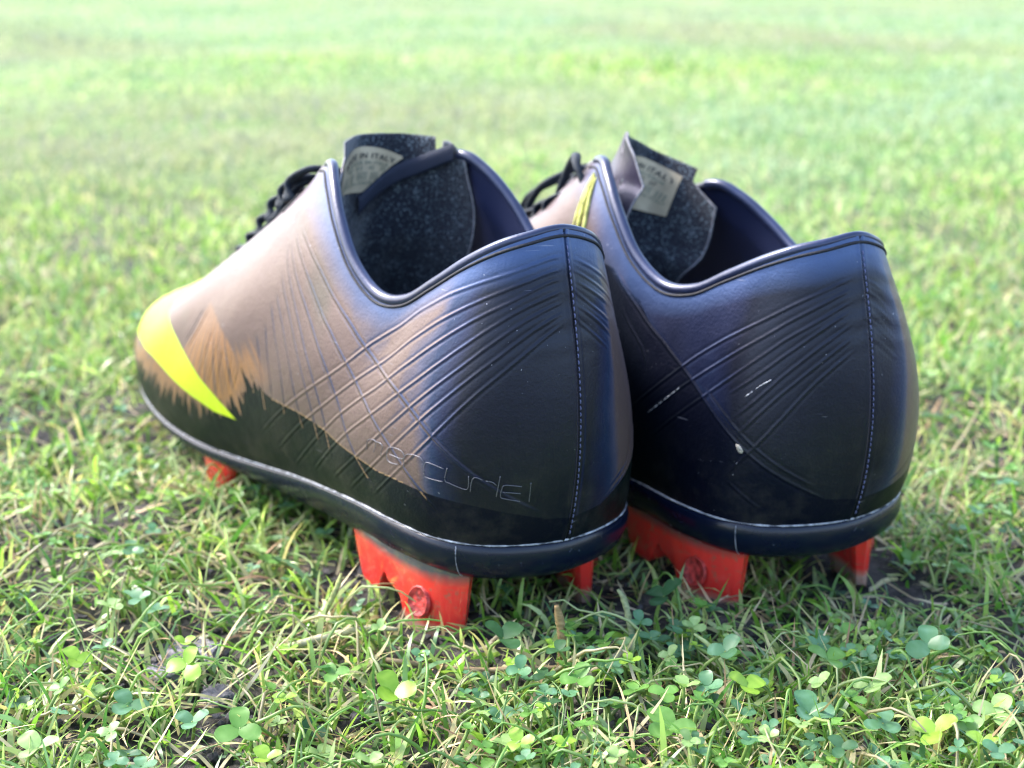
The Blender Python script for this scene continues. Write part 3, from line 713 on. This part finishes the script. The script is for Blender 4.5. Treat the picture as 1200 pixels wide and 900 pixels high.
# ---------------------------------------------------------------- ground sheet (one sheet, out past the horizon)
def gheight(x, y):
    x = np.asarray(x, float); y = np.asarray(y, float)
    h = .0016 * np.sin(x * 37 + 1.3 * np.sin(y * 23)) + .0014 * np.sin(y * 41 + x * 19 + 1) + .0007 * np.sin(x * 131 + y * 97)
    far = np.clip((np.hypot(x, y) - 1.0) / 4, 0, 1)
    h = h + .0050 * np.exp(-((x - .052) ** 2 + (y - .352) ** 2) / .015 ** 2) + .0065 * np.exp(-((x + .094) ** 2 + (y - .428) ** 2) / .020 ** 2)
    return h * (1 - .0 * far) + far * .03 * np.sin(x * .9 + .5) * np.sin(y * .7) - .0035
def sheet_axis(lo, hi, core_lo, core_hi, n_core, n_out):
    c = np.linspace(core_lo, core_hi, n_core)
    e = np.geomspace(.01, 1, n_out)
    return np.concatenate([core_lo - (core_lo - lo) * e[::-1], c, core_hi + (hi - core_hi) * e])
gx = sheet_axis(-80, 80, -.38, .38, 250, 40); gy = sheet_axis(-80, 120, .16, .75, 230, 40)
GX, GY = np.meshgrid(gx, gy, indexing='ij'); GZ = gheight(GX, GY)
lump = np.array([mnoise.fractal(Vector((x * 95, y * 95, 0)), 1., 2., 4) if abs(x) < .4 and .1 < y < .8 else 0 for x, y in zip(GX.ravel(), GY.ravel())]).reshape(GX.shape)
GZ = GZ + .0022 * lump
ground = mesh_obj('ground', np.stack([GX, GY, GZ], -1).reshape(-1, 3), grid_faces(len(gx), len(gy)), M_SOIL)
tag(ground, kind='structure'); ground['label'] = 'lawn soil with dark bare crumbly patches between the grass'

# ---------------------------------------------------------------- the two boots
TH_L, TH_R = 0.5323254, 0.4974188
cfg_l = dict(label=(-.40, .88), zb=[.1078, .0990, .0987, .0995], bc=-.0010, roll=0., dz=0., loops=[])
cfg_r = dict(label=(-.45, .62), zb=[.0990, .0960, .0965, .0990], bc=-.0095, curl=.020, roll=math.radians(27), dz=-.001, fray=True, loops=[
    [(.094, .0215, .1000), (.098, .0225, .1075), (.1035, .0195, .1095), (.112, .0175, .1035), (.1175, .0175, .0945), (.1150, .0175, .0905), (.1085, .0175, .0965), (.1035, .0185, .1035), (.100, .0195, .1060)],
    [(.112, -.002, .104), (.118, .008, .1035), (.1260, .0165, .0985), (.1345, .0175, .0915), (.1360, .0175, .0860), (.1310, .0180, .0830)],
    [(.118, -.004, .102), (.128, .010, .0985), (.1360, .0170, .0930), (.1420, .0175, .0850), (.1450, .0180, .0800)]])
for k in ('loops',): cfg_r[k] = [[(a, -b, z) for a, b, z in lp] for lp in cfg_r[k]]
boot_l = build_boot('football_boot', 'left football boot, copper brown outer side with a lime yellow flash towards the toe',
                    (.0131331, .3364738, -.0008), TH_L, 1, 0., RIBS_L, RIBS_R[7:10], 74, 12, cfg_l, True)
TAB_KEEP = TAB.copy()
for i_ in range(NST):                      # the right boot's heel counter is worn lower and leans in a little
    k_ = math.exp(-(min(i_, NST - i_) / 3.2) ** 2); TAB[i_, 5] -= .0035 * k_; TAB[i_, 4] *= 1 - .10 * k_; TAB[i_, 6] += .0014 * k_ * (0 < i_ < 8); TAB[i_, 1] += (.0028 * math.exp(-((i_ - 2.5) / 1.8) ** 2) if 0 < i_ < 8 else 0)
    TAB[i_, 5] -= {4: .001, 5: .002, 6: .003, 7: .005, 8: .008, 9: .0095, 10: .010, 11: .009, 12: .007, 13: .005, 14: .003}.get(i_, 0)
TAB[1, 5] -= .0014; TAB[2, 5] -= .0030; TAB[3, 5] -= .0018; TAB[33, 5] += .0010; TAB[32, 5] += .0028; TAB[31, 5] += .0025
boot_r = build_boot('football_boot', 'right football boot, dark navy heel, frayed yellow spot below its loose lace loop',
                    (.0868590, .3531213, -.0018), TH_R, -1, math.radians(-1.0), RIBS_L[:18], RIBS_R, 14, 48, cfg_r, False)

TAB[:] = TAB_KEEP

# ---------------------------------------------------------------- vegetation
def blades(N, pos, length, width, lean, curl, segs, az=None, fold=.0, zbase=None):
    """ribbons: pos (N,2); returns V, F, t (0 root..1 tip) and blade index"""
    az = rng.uniform(0, 2 * np.pi, N) if az is None else az
    k = np.linspace(0, 1, segs + 1)
    # heading elevation changes along the blade
    el0 = np.pi / 2 - lean; el = el0[:, None] - curl[:, None] * k[None] ** 1.3
    daz = rng.normal(0, .35, N)[:, None] * k[None]
    ds = (length / segs)[:, None]
    A = az[:, None] + daz
    dx = np.cos(el) * np.cos(A); dy = np.cos(el) * np.sin(A); dz = np.sin(el)
    X = np.concatenate([np.zeros((N, 1)), np.cumsum(dx[:, :-1] * ds, 1)], 1); Y = np.concatenate([np.zeros((N, 1)), np.cumsum(dy[:, :-1] * ds, 1)], 1)
    Z = np.concatenate([np.zeros((N, 1)), np.cumsum(dz[:, :-1] * ds, 1)], 1)
    gz = gheight(pos[:, 0], pos[:, 1]) if zbase is None else zbase
    X = X + pos[:, :1]; Y = Y + pos[:, 1:2]; Z = np.maximum(Z, .0012) + gz[:, None]
    tw = az + np.pi / 2 + rng.normal(0, .6, N); roll = rng.normal(0, .5, N)
    sx, sy, sz = np.cos(tw) * np.cos(roll), np.sin(tw) * np.cos(roll), np.sin(roll)
    w = width[:, None] * .5 * np.clip(1 - k[None] ** 2.2, 0, 1) ** .6 * (.75 + .25 * np.minimum(k[None] * 4, 1)); w[:, -1] = width * .02
    Lp = np.stack([X - w * sx[:, None], Y - w * sy[:, None], Z - w * sz[:, None]], -1)
    Rp = np.stack([X + w * sx[:, None], Y + w * sy[:, None], Z + w * sz[:, None]], -1)
    V = np.stack([Lp, Rp], 2).reshape(-1, 3)                    # N, segs+1, 2
    n = (segs + 1) * 2
    b = (np.arange(N) * n)[:, None]; j = (np.arange(segs) * 2)[None]
    F = np.stack([b + j, b + j + 1, b + j + 3, b + j + 2], -1).reshape(-1, 4)
    T = np.broadcast_to(k[None, :, None], (N, segs + 1, 2)).ravel(); I = np.repeat(np.arange(N), n)
    return V, F, T, I

PAL = np.array([(.090, .240, .045), (.150, .320, .055), (.270, .430, .100), (.055, .150, .050), (.400, .510, .240), (.180, .320, .160), (.500, .460, .300)])
def tint(I, T, N, probs, tipmul=(1.15, 1.1, .9), rootmul=(1.35, 1.2, 1.3), pal=PAL):
    c = pal[rng.choice(len(pal), N, p=np.array(probs) / np.sum(probs))] * rng.uniform(.75, 1.3, (N, 1))
    c = c[I]; m_ = (1 - T[:, None]) * np.array(rootmul) + T[:, None] * np.array(tipmul)
    c = np.clip(c * m_, 0, 1); return np.concatenate([c, np.ones((len(c), 1))], 1)

def frustum(N, y0, y1, p=1.0, spread=1.5, pad=.06):
    u = rng.uniform(0, 1, N)
    y = (y0 ** (1 - p) + u * (y1 ** (1 - p) - y0 ** (1 - p))) ** (1 / (1 - p)) if p != 1 else y0 * (y1 / y0) ** u
    x = rng.uniform(-1, 1, N) * (y * .36 * spread + pad)
    return np.stack([x, y], 1)

# footprints of the boots: what grows under them stays short
def boot_local(P):
    out = []
    for (ox, oy), th in (((.0131331, .3364738), TH_L), ((.0868590, .3531213), TH_R)):
        dx, dy = P[:, 0] - ox, P[:, 1] - oy
        out.append((dx * -math.sin(th) + dy * math.cos(th), dx * -math.cos(th) - dy * math.sin(th)))
    return out
def under(P, pad=.0):
    r = np.zeros(len(P), bool)
    for a, b in boot_local(P):
        r |= (a > -.006 - pad) & (a < .272 + pad) & (np.abs(b) < .036 + pad + .010 * np.clip((a - .1) / .08, 0, 1))
    return r
def stud_hit(P):
    r = np.zeros(len(P), bool)
    for a, b in boot_local(P):
        r |= (a > -.004) & (a < .064) & (np.abs(b) > .012) & (np.abs(b) < .035)
    return r
def patch(P, sc=9., seed=0.):
    return np.array([mnoise.noise(Vector((x * sc + seed, y * sc, seed))) for x, y in P])
# bare soil spots seen in the photograph
BARE = [(-.082, .336, .016), (-.066, .297, .012), (-.088, .290, .010), (.020, .330, .012), (-.02, .350, .012), (-.045, .378, .014), (.030, .290, .008), (-.105, .335, .010)]
def bare(P):
    b = np.zeros(len(P))
    for x, y, r in BARE: b = np.maximum(b, np.exp(-((P[:, 0] - x) ** 2 + (P[:, 1] - y) ** 2) / r ** 2))
    return b

def grow(name, label, N, y0, y1, p, Lr, Wr, leanr, curlr, segs, probs, mat, spread=1.5, keep=None, pal=PAL, dens=True):
    P = frustum(N, y0, y1, p, spread)
    if dens:
        q = patch(P, 28.) * .8 + .78; P = P[rng.uniform(0, 1, len(P)) < q]
    bb = bare(P); P = P[rng.uniform(0, 1, len(P)) > bb * .93]
    P = P[~stud_hit(P) | (rng.uniform(0, 1, len(P)) < .6)]
    N = len(P); L = rng.uniform(*Lr, N) * (.75 + .5 * np.clip(patch(P, 14., 5.) + .5, 0, 1))
    u_ = under(P, .004); L = np.where(u_, np.minimum(L, .013), L)
    V, F, T, I = blades(N, P, L, rng.uniform(*Wr, N), rng.uniform(*leanr, N), rng.uniform(*curlr, N), segs)
    C = tint(I, T, N, probs, pal=pal)
    o = mesh_obj(name, V, F, mat, attrs={'tint': C}); tag(o, label, 'grass', kind='stuff'); return o

grow('grass', 'short green grass blades of the near turf round the boots', 40000, .19, .95, 1.0, (.005, .018), (.0006, .0018), (.1, 1.15), (.2, 1.7), 5, [2, 4, 5, 1, 5, 3, 2.5], M_GRASS)
STR = np.array([(.42, .33, .22), (.30, .21, .14), (.52, .46, .33), (.19, .13, .09), (.36, .37, .20)])
grow('dry_grass', 'thin pale dead stalks lying flat among the green turf', 15000, .19, .9, 1.0, (.006, .026), (.0004, .0012), (.8, 1.5), (-.9, 1.4), 6, [3, 2, 4, 1, 3], M_STRAW, pal=STR)
# soft wiry runners that arch over each other (round stalks)
def runners(name, label, N, y0, y1, mat, pal, rad=(.00022, .00062), Lr=(.014, .034)):
    P = frustum(N, y0, y1, 1.0, 1.4); P = P[rng.uniform(0, 1, len(P)) > bare(P) * .8]; P = P[~stud_hit(P)]
    Vs, Fs, Cs, off = [], [], [], 0; k = np.linspace(0, 1, 9)
    und = under(P, .006)
    ang = np.arange(4) * np.pi / 2
    for (x, y), un in zip(P, und):
        L = rng.uniform(*Lr); az = rng.uniform(0, 6.283); hgt = rng.uniform(.003, .013) if not un else rng.uniform(.002, .007)
        bend = rng.normal(0, .9); s = k * L; a_ = az + bend * k
        X = x + np.cumsum(np.cos(a_)) * L / 9; Y = y + np.cumsum(np.sin(a_)) * L / 9
        Z = gheight(X, Y) + .001 + hgt * np.sin(np.pi * np.minimum(k * rng.uniform(.55, 1.1), 1)) + rng.normal(0, .0004, 9)
        Pq = np.stack([X, Y, Z], 1); T = np.gradient(Pq, axis=0); T /= np.linalg.norm(T, axis=1, keepdims=True)
        S = np.cross(T, [0, 0, 1.]); S /= np.linalg.norm(S, axis=1, keepdims=True) + 1e-9; U2 = np.cross(S, T)
        r = rng.uniform(*rad) * (1 - .55 * k)
        V = Pq[:, None] + r[:, None, None] * (np.cos(ang)[None, :, None] * S[:, None] + np.sin(ang)[None, :, None] * U2[:, None])
        Vs.append(V.reshape(-1, 3)); i = np.arange(8)[:, None]; j = np.arange(4)[None]
        Fs.append((np.stack([i * 4 + j, i * 4 + (j + 1) % 4, (i + 1) * 4 + (j + 1) % 4, (i + 1) * 4 + j], -1).reshape(-1, 4)) + off); off += 36
        c = pal[rng.integers(len(pal))] * rng.uniform(.8, 1.25); Cs.append(np.tile(np.append(np.clip(c, 0, 1), 1.), (36, 1)))
    o = mesh_obj(name, np.concatenate(Vs), np.concatenate(Fs), mat, attrs={'tint': np.concatenate(Cs)}); tag(o, label, 'grass', kind='stuff')
runners('grass_stems', 'tangled pale green stems and runners arching over the turf', 2000, .19, .62, M_GRASS, np.array([(.36, .48, .18), (.26, .42, .12), (.46, .52, .28), (.48, .42, .28), (.20, .34, .10)]))
def back_grass():
    N = 95000; P = frustum(N, .55, 10., 1.0, 1.3); d = P[:, 1]
    q = patch(P, 5.) * .8 + .75; P = P[rng.uniform(0, 1, N) < q]; P = P[~under(P, .01)]; N = len(P); d = P[:, 1]
    L = rng.uniform(.008, .018, N); Wd = rng.uniform(.0011, .0022, N) * np.clip(d / .7, 1, 6)
    V, F, T, I = blades(N, P, L, Wd, rng.uniform(.1, 1.3, N), rng.uniform(.1, 1.3, N), 2)
    C = tint(I, T, N, [2, 3, 5, 1.5, 6, 2, 4])
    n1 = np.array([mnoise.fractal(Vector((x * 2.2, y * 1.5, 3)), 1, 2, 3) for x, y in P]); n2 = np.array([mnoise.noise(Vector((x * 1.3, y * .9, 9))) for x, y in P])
    pale = np.clip(.22 + n1 * .8 + .30 * np.clip(d - .8, 0, 3), 0, 1)[I, None]; brown = np.clip(n2 * 2.2 - .15, 0, .8)[I, None]  # paleness growing with distance paints haze into the blade colour
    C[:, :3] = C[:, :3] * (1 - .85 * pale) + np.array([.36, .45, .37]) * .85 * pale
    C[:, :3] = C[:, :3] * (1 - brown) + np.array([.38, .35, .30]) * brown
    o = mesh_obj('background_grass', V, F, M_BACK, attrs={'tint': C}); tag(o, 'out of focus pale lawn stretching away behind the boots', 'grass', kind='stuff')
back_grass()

# ---------------------------------------------------------------- clover
def leaflet(r, notch=.10, cup=.16, n=14):
    """one rounded clover leaflet pointing along +x from its base, slightly folded on the midrib"""
    a = np.linspace(-1, 1, n); V = [(0, 0, 0)]
    th = a * 2.45; rad = r * (1 + .04 * np.cos(2 * th))
    X = r * 1.0 + rad * np.cos(th) - notch * r * np.exp(-(th / .30) ** 2); Y = rad * np.sin(th) * (.86 + .12 * np.cos(th))
    Z = cup * np.abs(Y) + .10 * r * np.sin(X / r * 1.7) + .03 * r * np.sin(th * 5 + 1)
    rim = np.stack([X, Y, Z], 1); midv = np.stack([np.linspace(.25, 1.85, 5) * r, np.zeros(5), .10 * r * np.sin(np.linspace(.25, 1.85, 5) * 1.7)], 1)
    V = np.concatenate([[(0, 0, 0)], rim, midv])
    F = []
    for i in range(n - 1):
        x = .5 * (rim[i, 0] + rim[i + 1, 0]); k = int(np.clip(round((x / r - .25) / .4), 0, 4)); F.append((1 + i, 2 + i, 1 + n + k))
    for i in range(n - 1):
        k0 = int(np.clip(round((rim[i, 0] * .5 + rim[i + 1, 0] * .5) / r / .4 - .25 / .4), 0, 4))
        if i < n - 2:
            k1 = int(np.clip(round((rim[i + 1, 0] * .5 + rim[i + 2, 0] * .5) / r / .4 - .25 / .4), 0, 4))
            if k1 != k0: F.append((2 + i, 1 + n + k1, 1 + n + k0))
    F.append((0, 1, 1 + n)); F.append((n, 0, 1 + n))
    return V, np.array(F)
def rot(ax, an):
    return np.array(Matrix.Rotation(an, 3, ax))
def clover_parts(pos, h, r, tilt, az, base, nleaf=3, flat=.25):
    """leaf arrays and stem array in world space"""
    top = np.array([pos[0], pos[1], gheight(pos[0], pos[1]) + h])
    Rt = rot('Z', az) @ rot('Y', tilt)
    leaves = []
    for k in range(nleaf):
        V, F = leaflet(r * rng.uniform(.9, 1.1), cup=rng.uniform(.08, .35))
        R = Rt @ rot('Z', k * 2.094 + rng.normal(0, .12)) @ rot('Y', -flat + rng.normal(0, .15))
        leaves.append((V @ R.T + top, F, V))
    b = np.array([base[0], base[1], float(gheight(base[0], base[1])) - .001])
    m_ = (top + b) / 2 + np.array([rng.normal(0, .002), rng.normal(0, .002), .002])
    V, F = tube(resample([b, m_, top], 10), .00042, 5, up=(1, .3, .2))
    return leaves, (V, F)
def leaf_tint(Vl, c, r):
    x, y = Vl[:, 0] / r, np.abs(Vl[:, 1]) / r
    mark = np.exp(-((x - 1.0 - .35 * (1 - y)) / .16) ** 2) * .55 + .25 * np.exp(-(y / .10) ** 2)
    cc = np.array(c)[None] * (1 + mark[:, None] * np.array([.9, .5, 1.2])) * rng.uniform(.9, 1.1)
    return np.concatenate([np.clip(cc, 0, 1), np.ones((len(cc), 1))], 1)
GREENS = {'blue': (.10, .24, .11), 'mid': (.12, .28, .055), 'lime': (.22, .40, .045), 'dark': (.05, .13, .05), 'pale': (.26, .42, .14)}
# clovers one can point at in the photograph: x, y on the ground, height, leaflet radius, tilt, heading, colour, label
CL = [(-.0745, .3080, .012, .0021, -.55, 1.0, 'lime', 'bright lime clover leaf with a folded upright leaflet beside the grey clod'),
      (-.0700, .2905, .008, .0020, -.15, .5, 'blue', 'flat three leaf clover over bare soil, just nearer than the lime one by the clod'),
      (-.0860, .2985, .008, .0023, -.3, 2.2, 'blue', 'bluish clover left of the flat three leaf one, leaning over the soil patch'),
      (.0800, .2960, .010, .0021, -.4, .3, 'pale', 'pale open clover with chevron marks in front of the right boot heel'),
      (.0640, .2860, .009, .0026, -.45, 1.9, 'blue', 'large bluish clover in front of the gap between stud and turf, low centre right'),
      (.0485, .3050, .014, .0020, -.5, .8, 'blue', 'small clover standing in shade right below the red stud of the right boot'),
      (.0510, .2900, .012, .0023, -.3, 2.6, 'lime', 'yellowish green clover on a short stalk below the shaded small clover'),
      (.0880, .2760, .010, .0023, -.45, .2, 'lime', 'lime clover with three bright leaflets nearest the right edge'),
      (.0790, .2830, .008, .0020, -.2, 1.2, 'blue', 'blue green clover touching the lime clover near the right edge'),
      (.0330, .2790, .008, .0028, -.25, 2.0, 'mid', 'broad round leaved clover at the bottom, right of centre'),
      (.0720, .3060, .012, .0021, -.35, 2.8, 'mid', 'mid green clover under the heel of the right boot beside its outer stud'),
      (.0980, .3180, .013, .0026, -.5, 1.4, 'blue', 'blue green clover in the turf right of the right boot'),
      (.1050, .2880, .010, .0023, -.3, .9, 'pale', 'pale clover at the right edge above the lime clover'),
      (-.1010, .3120, .012, .0018, -.6, 2.4, 'lime', 'small yellow lime clover leaf on the left, above the bare patch'),
      (-.0580, .2820, .011, .0024, -.4, 1.6, 'mid', 'mid green clover at the lower left between thick stems'),
      (-.0980, .2730, .009, .0022, -.35, .4, 'pale', 'pale clover low in the left corner beside thick stems'),
      (-.0260, .2930, .012, .0024, -.5, 2.1, 'lime', 'round lime clover below the front heel stud of the left boot'),
      (.0150, .2980, .010, .0021, -.35, 1.1, 'mid', 'clover in the middle foreground under the brown stub'),
      (-.0020, .3180, .010, .0024, -.2, 2.9, 'dark', 'dark green round clover in the shade under the left boot heel'),
      (.0380, .3420, .010, .0026, -.3, .2, 'dark', 'dark shaded clover between the heels of the two boots')]
for x, y, h, r, tl, az, cname, lab in CL:
    root = empty('clover', (x, y, 0)); tag(root, lab, 'clover', 'clover leaves picked out in the near turf')
    r *= 1.15; leaves, (SV, SF) = clover_parts((x, y), h, r, tl, az, (x + rng.normal(0, .003), y + .004 + rng.normal(0, .002)))
    off = np.array([x, y, 0.])
    for V, F, VL in leaves:
        mesh_obj('leaflet', V - off, F, M_CLOVER, root, attrs={'tint': leaf_tint(VL, GREENS[cname], r)})
    mesh_obj('stem', SV - off, SF, M_CLOVER, root, attrs={'tint': np.tile((.28, .38, .12, 1.), (len(SV), 1))})
# the rest of the clover is ground cover
Vs, Fs3, Cs, SVs, off = [], [], [], [], 0
P = np.concatenate([frustum(1500, .20, .8, 1.0, 1.4), np.stack([rng.uniform(-.01, .12, 420), rng.uniform(.23, .33, 420)], 1)]); P = P[~stud_hit(P)]
near = np.array([[c[0], c[1]] for c in CL])
for x, y in P:
    if np.min(np.hypot(near[:, 0] - x, near[:, 1] - y)) < .008: continue
    un = under(np.array([[x, y]]), .004)[0]
    r = rng.uniform(.0009, .0019); h = rng.uniform(.004, .012) if not un else .006
    c = GREENS[rng.choice(['blue', 'mid', 'lime', 'pale', 'dark'], p=[.3, .3, .14, .16, .10])]
    leaves, (SV, SF) = clover_parts((x, y), h, r, rng.uniform(-.6, .4), rng.uniform(0, 6.28), (x + rng.normal(0, .004), y + rng.normal(0, .004)))
    for V, F, VL in leaves:
        Vs.append(V); Fs3.append(F + off); off += len(V); Cs.append(leaf_tint(VL, c, r))
    q = np.concatenate([f for f in SF if f.shape[1] == 4]); q3 = np.concatenate([q[:, :3], q[:, [0, 2, 3]]])
    Vs.append(SV); Fs3.append(q3 + off); off += len(SV); Cs.append(np.tile((.26, .36, .11, 1.), (len(SV), 1)))
o = mesh_obj('clover_cover', np.concatenate(Vs), np.concatenate(Fs3), M_CLOVER, attrs={'tint': np.concatenate(Cs)}); tag(o, 'small clover leaves scattered all through the near turf', 'clover', kind='stuff')

# ---------------------------------------------------------------- clods and dry stalks
def clod(x, y, sx, sy, sz, label, seed):
    import bmesh
    bm = bmesh.new(); bmesh.ops.create_icosphere(bm, subdivisions=5, radius=1)
    for v in bm.verts:
        n = v.co.normalized(); d = 1 + .28 * mnoise.fractal(n * 1.7 + Vector((seed, 0, 0)), 1, 2, 5) + .10 * mnoise.noise(n * 6 + Vector((seed, 3, 0)))
        v.co = Vector((n.x * sx * d, n.y * sy * d, n.z * sz * d * (1 - .25 * (n.z > .5))))
    me = bpy.data.meshes.new('clod'); bm.to_mesh(me); bm.free(); me.materials.append(M_STONE)
    for p_ in me.polygons: p_.use_smooth = True
    ob = bpy.data.objects.new('soil_clod', me); col.objects.link(ob); ob.location = (x, y, float(gheight(x, y)) + sz * .25); ob.rotation_euler = (0, 0, seed)
    tag(ob, label, 'clod')
def crumbs():
    import bmesh
    P = frustum(9000, .20, .60, 1.0, 1.2); P = P[rng.uniform(0, 1, len(P)) < .10 + .9 * np.clip(bare(P) * 1.4, 0, 1)]
    bm = bmesh.new(); bmesh.ops.create_icosphere(bm, subdivisions=1, radius=1); T = np.array([v.co[:] for v in bm.verts]); F0 = np.array([[v.index for v in f.verts] for f in bm.faces]); bm.free()
    n = len(P); S = rng.uniform(.0003, .0016, (n, 1, 1)) * rng.uniform(.6, 1.3, (n, 1, 3)); J = 1 + rng.normal(0, .22, (n, len(T), 1))
    c = np.stack([P[:, 0], P[:, 1], gheight(P[:, 0], P[:, 1]) + .001 + rng.uniform(0, .0015, n)], 1)[:, None]
    V = (T[None] * J * S + c).reshape(-1, 3); F = (F0[None] + (np.arange(n) * len(T))[:, None, None]).reshape(-1, 3)
    o = mesh_obj('soil_crumbs', V, F, M_CRUMB, smooth=False); tag(o, 'loose crumbs of dark soil strewn through the bare patches', 'soil', kind='stuff')
crumbs()
clod(-.0800, .3300, .011, .007, .0035, 'broad flat grey clod of dried soil in the bare patch at the left', 1.3)
clod(-.0690, .3130, .005, .004, .0030, 'small dark grey clod just in front of the broad flat one', 2.1)
clod(-.0875, .2830, .0035, .003, .0025, 'small black crumb of soil in the lower left foreground', 4.0)
clod(.0220, .3350, .006, .004, .0030, 'dark soil crumb between the two heels behind the brown stub', 5.5)
def stalk(pts, r, label, name='dry_stalk', c=(.42, .33, .19), rough=.25):
    Q = resample([(x, y, float(gheight(x, y)) + z) for x, y, z in pts], 40)
    rr = r * (1 + rough * np.array([mnoise.noise(Vector((i * .45, r * 1e4, 0))) for i in range(40)])) * np.interp(np.linspace(0, 1, 40), [0, .1, .85, 1], [.8, 1, .9, .45])
    V, F = tube(Q, r, 8, rr=rr, up=(.2, .3, 1)); Cc_ = np.array([np.array(c) * rng.uniform(.65, 1.25) for _ in range(len(V))]); Cc_ = np.concatenate([np.clip(Cc_, 0, 1), np.ones((len(V), 1))], 1)
    o = mesh_obj(name, V, F, M_STRAW, attrs={'tint': Cc_}); tag(o, label, 'dry stalk'); return o
stalk([(.0118, .3190, .000), (.0120, .3200, .006), (.0113, .3210, .012), (.0105, .3205, .016)], .0012, 'upright brown fibrous stub in front of the rear stud of the left boot', c=(.36, .24, .12))
stalk([(.0115, .3040, .002), (.0175, .3080, .004), (.0235, .3150, .005), (.0290, .3200, .008)], .0011, 'thick pale straw stalk slanting up right of the brown stub', c=(.50, .42, .28))
stalk([(-.0600, .3300, .003), (-.0480, .3310, .005), (-.0360, .3330, .006), (-.0280, .3330, .006)], .0010, 'flat straw coloured stalk lying left of the front heel stud', c=(.50, .46, .30))
stalk([(-.0300, .3200, .004), (-.0100, .3170, .003), (.0100, .3150, .003), (.0260, .3140, .003)], .0007, 'long thin brown stalk lying across below the left boot heel', c=(.34, .25, .16))
stalk([(.0300, .3260, .002), (.0290, .3290, .008), (.0275, .3330, .014), (.0260, .3350, .016)], .0009, 'grey green withered shoot between the heels of the two boots', c=(.30, .33, .18))
stalk([(.0480, .3000, .002), (.0500, .3080, .006), (.0470, .3150, .010), (.0430, .3190, .012)], .0006, 'curly light green stalk arching below the stud of the right boot', c=(.36, .44, .20))
stalk([(-.0500, .3400, .002), (-.0465, .3410, .008), (-.0440, .3420, .013), (-.0430, .3450, .016)], .0008, 'olive stalk rising against the front prong of the left heel stud', c=(.34, .36, .15))
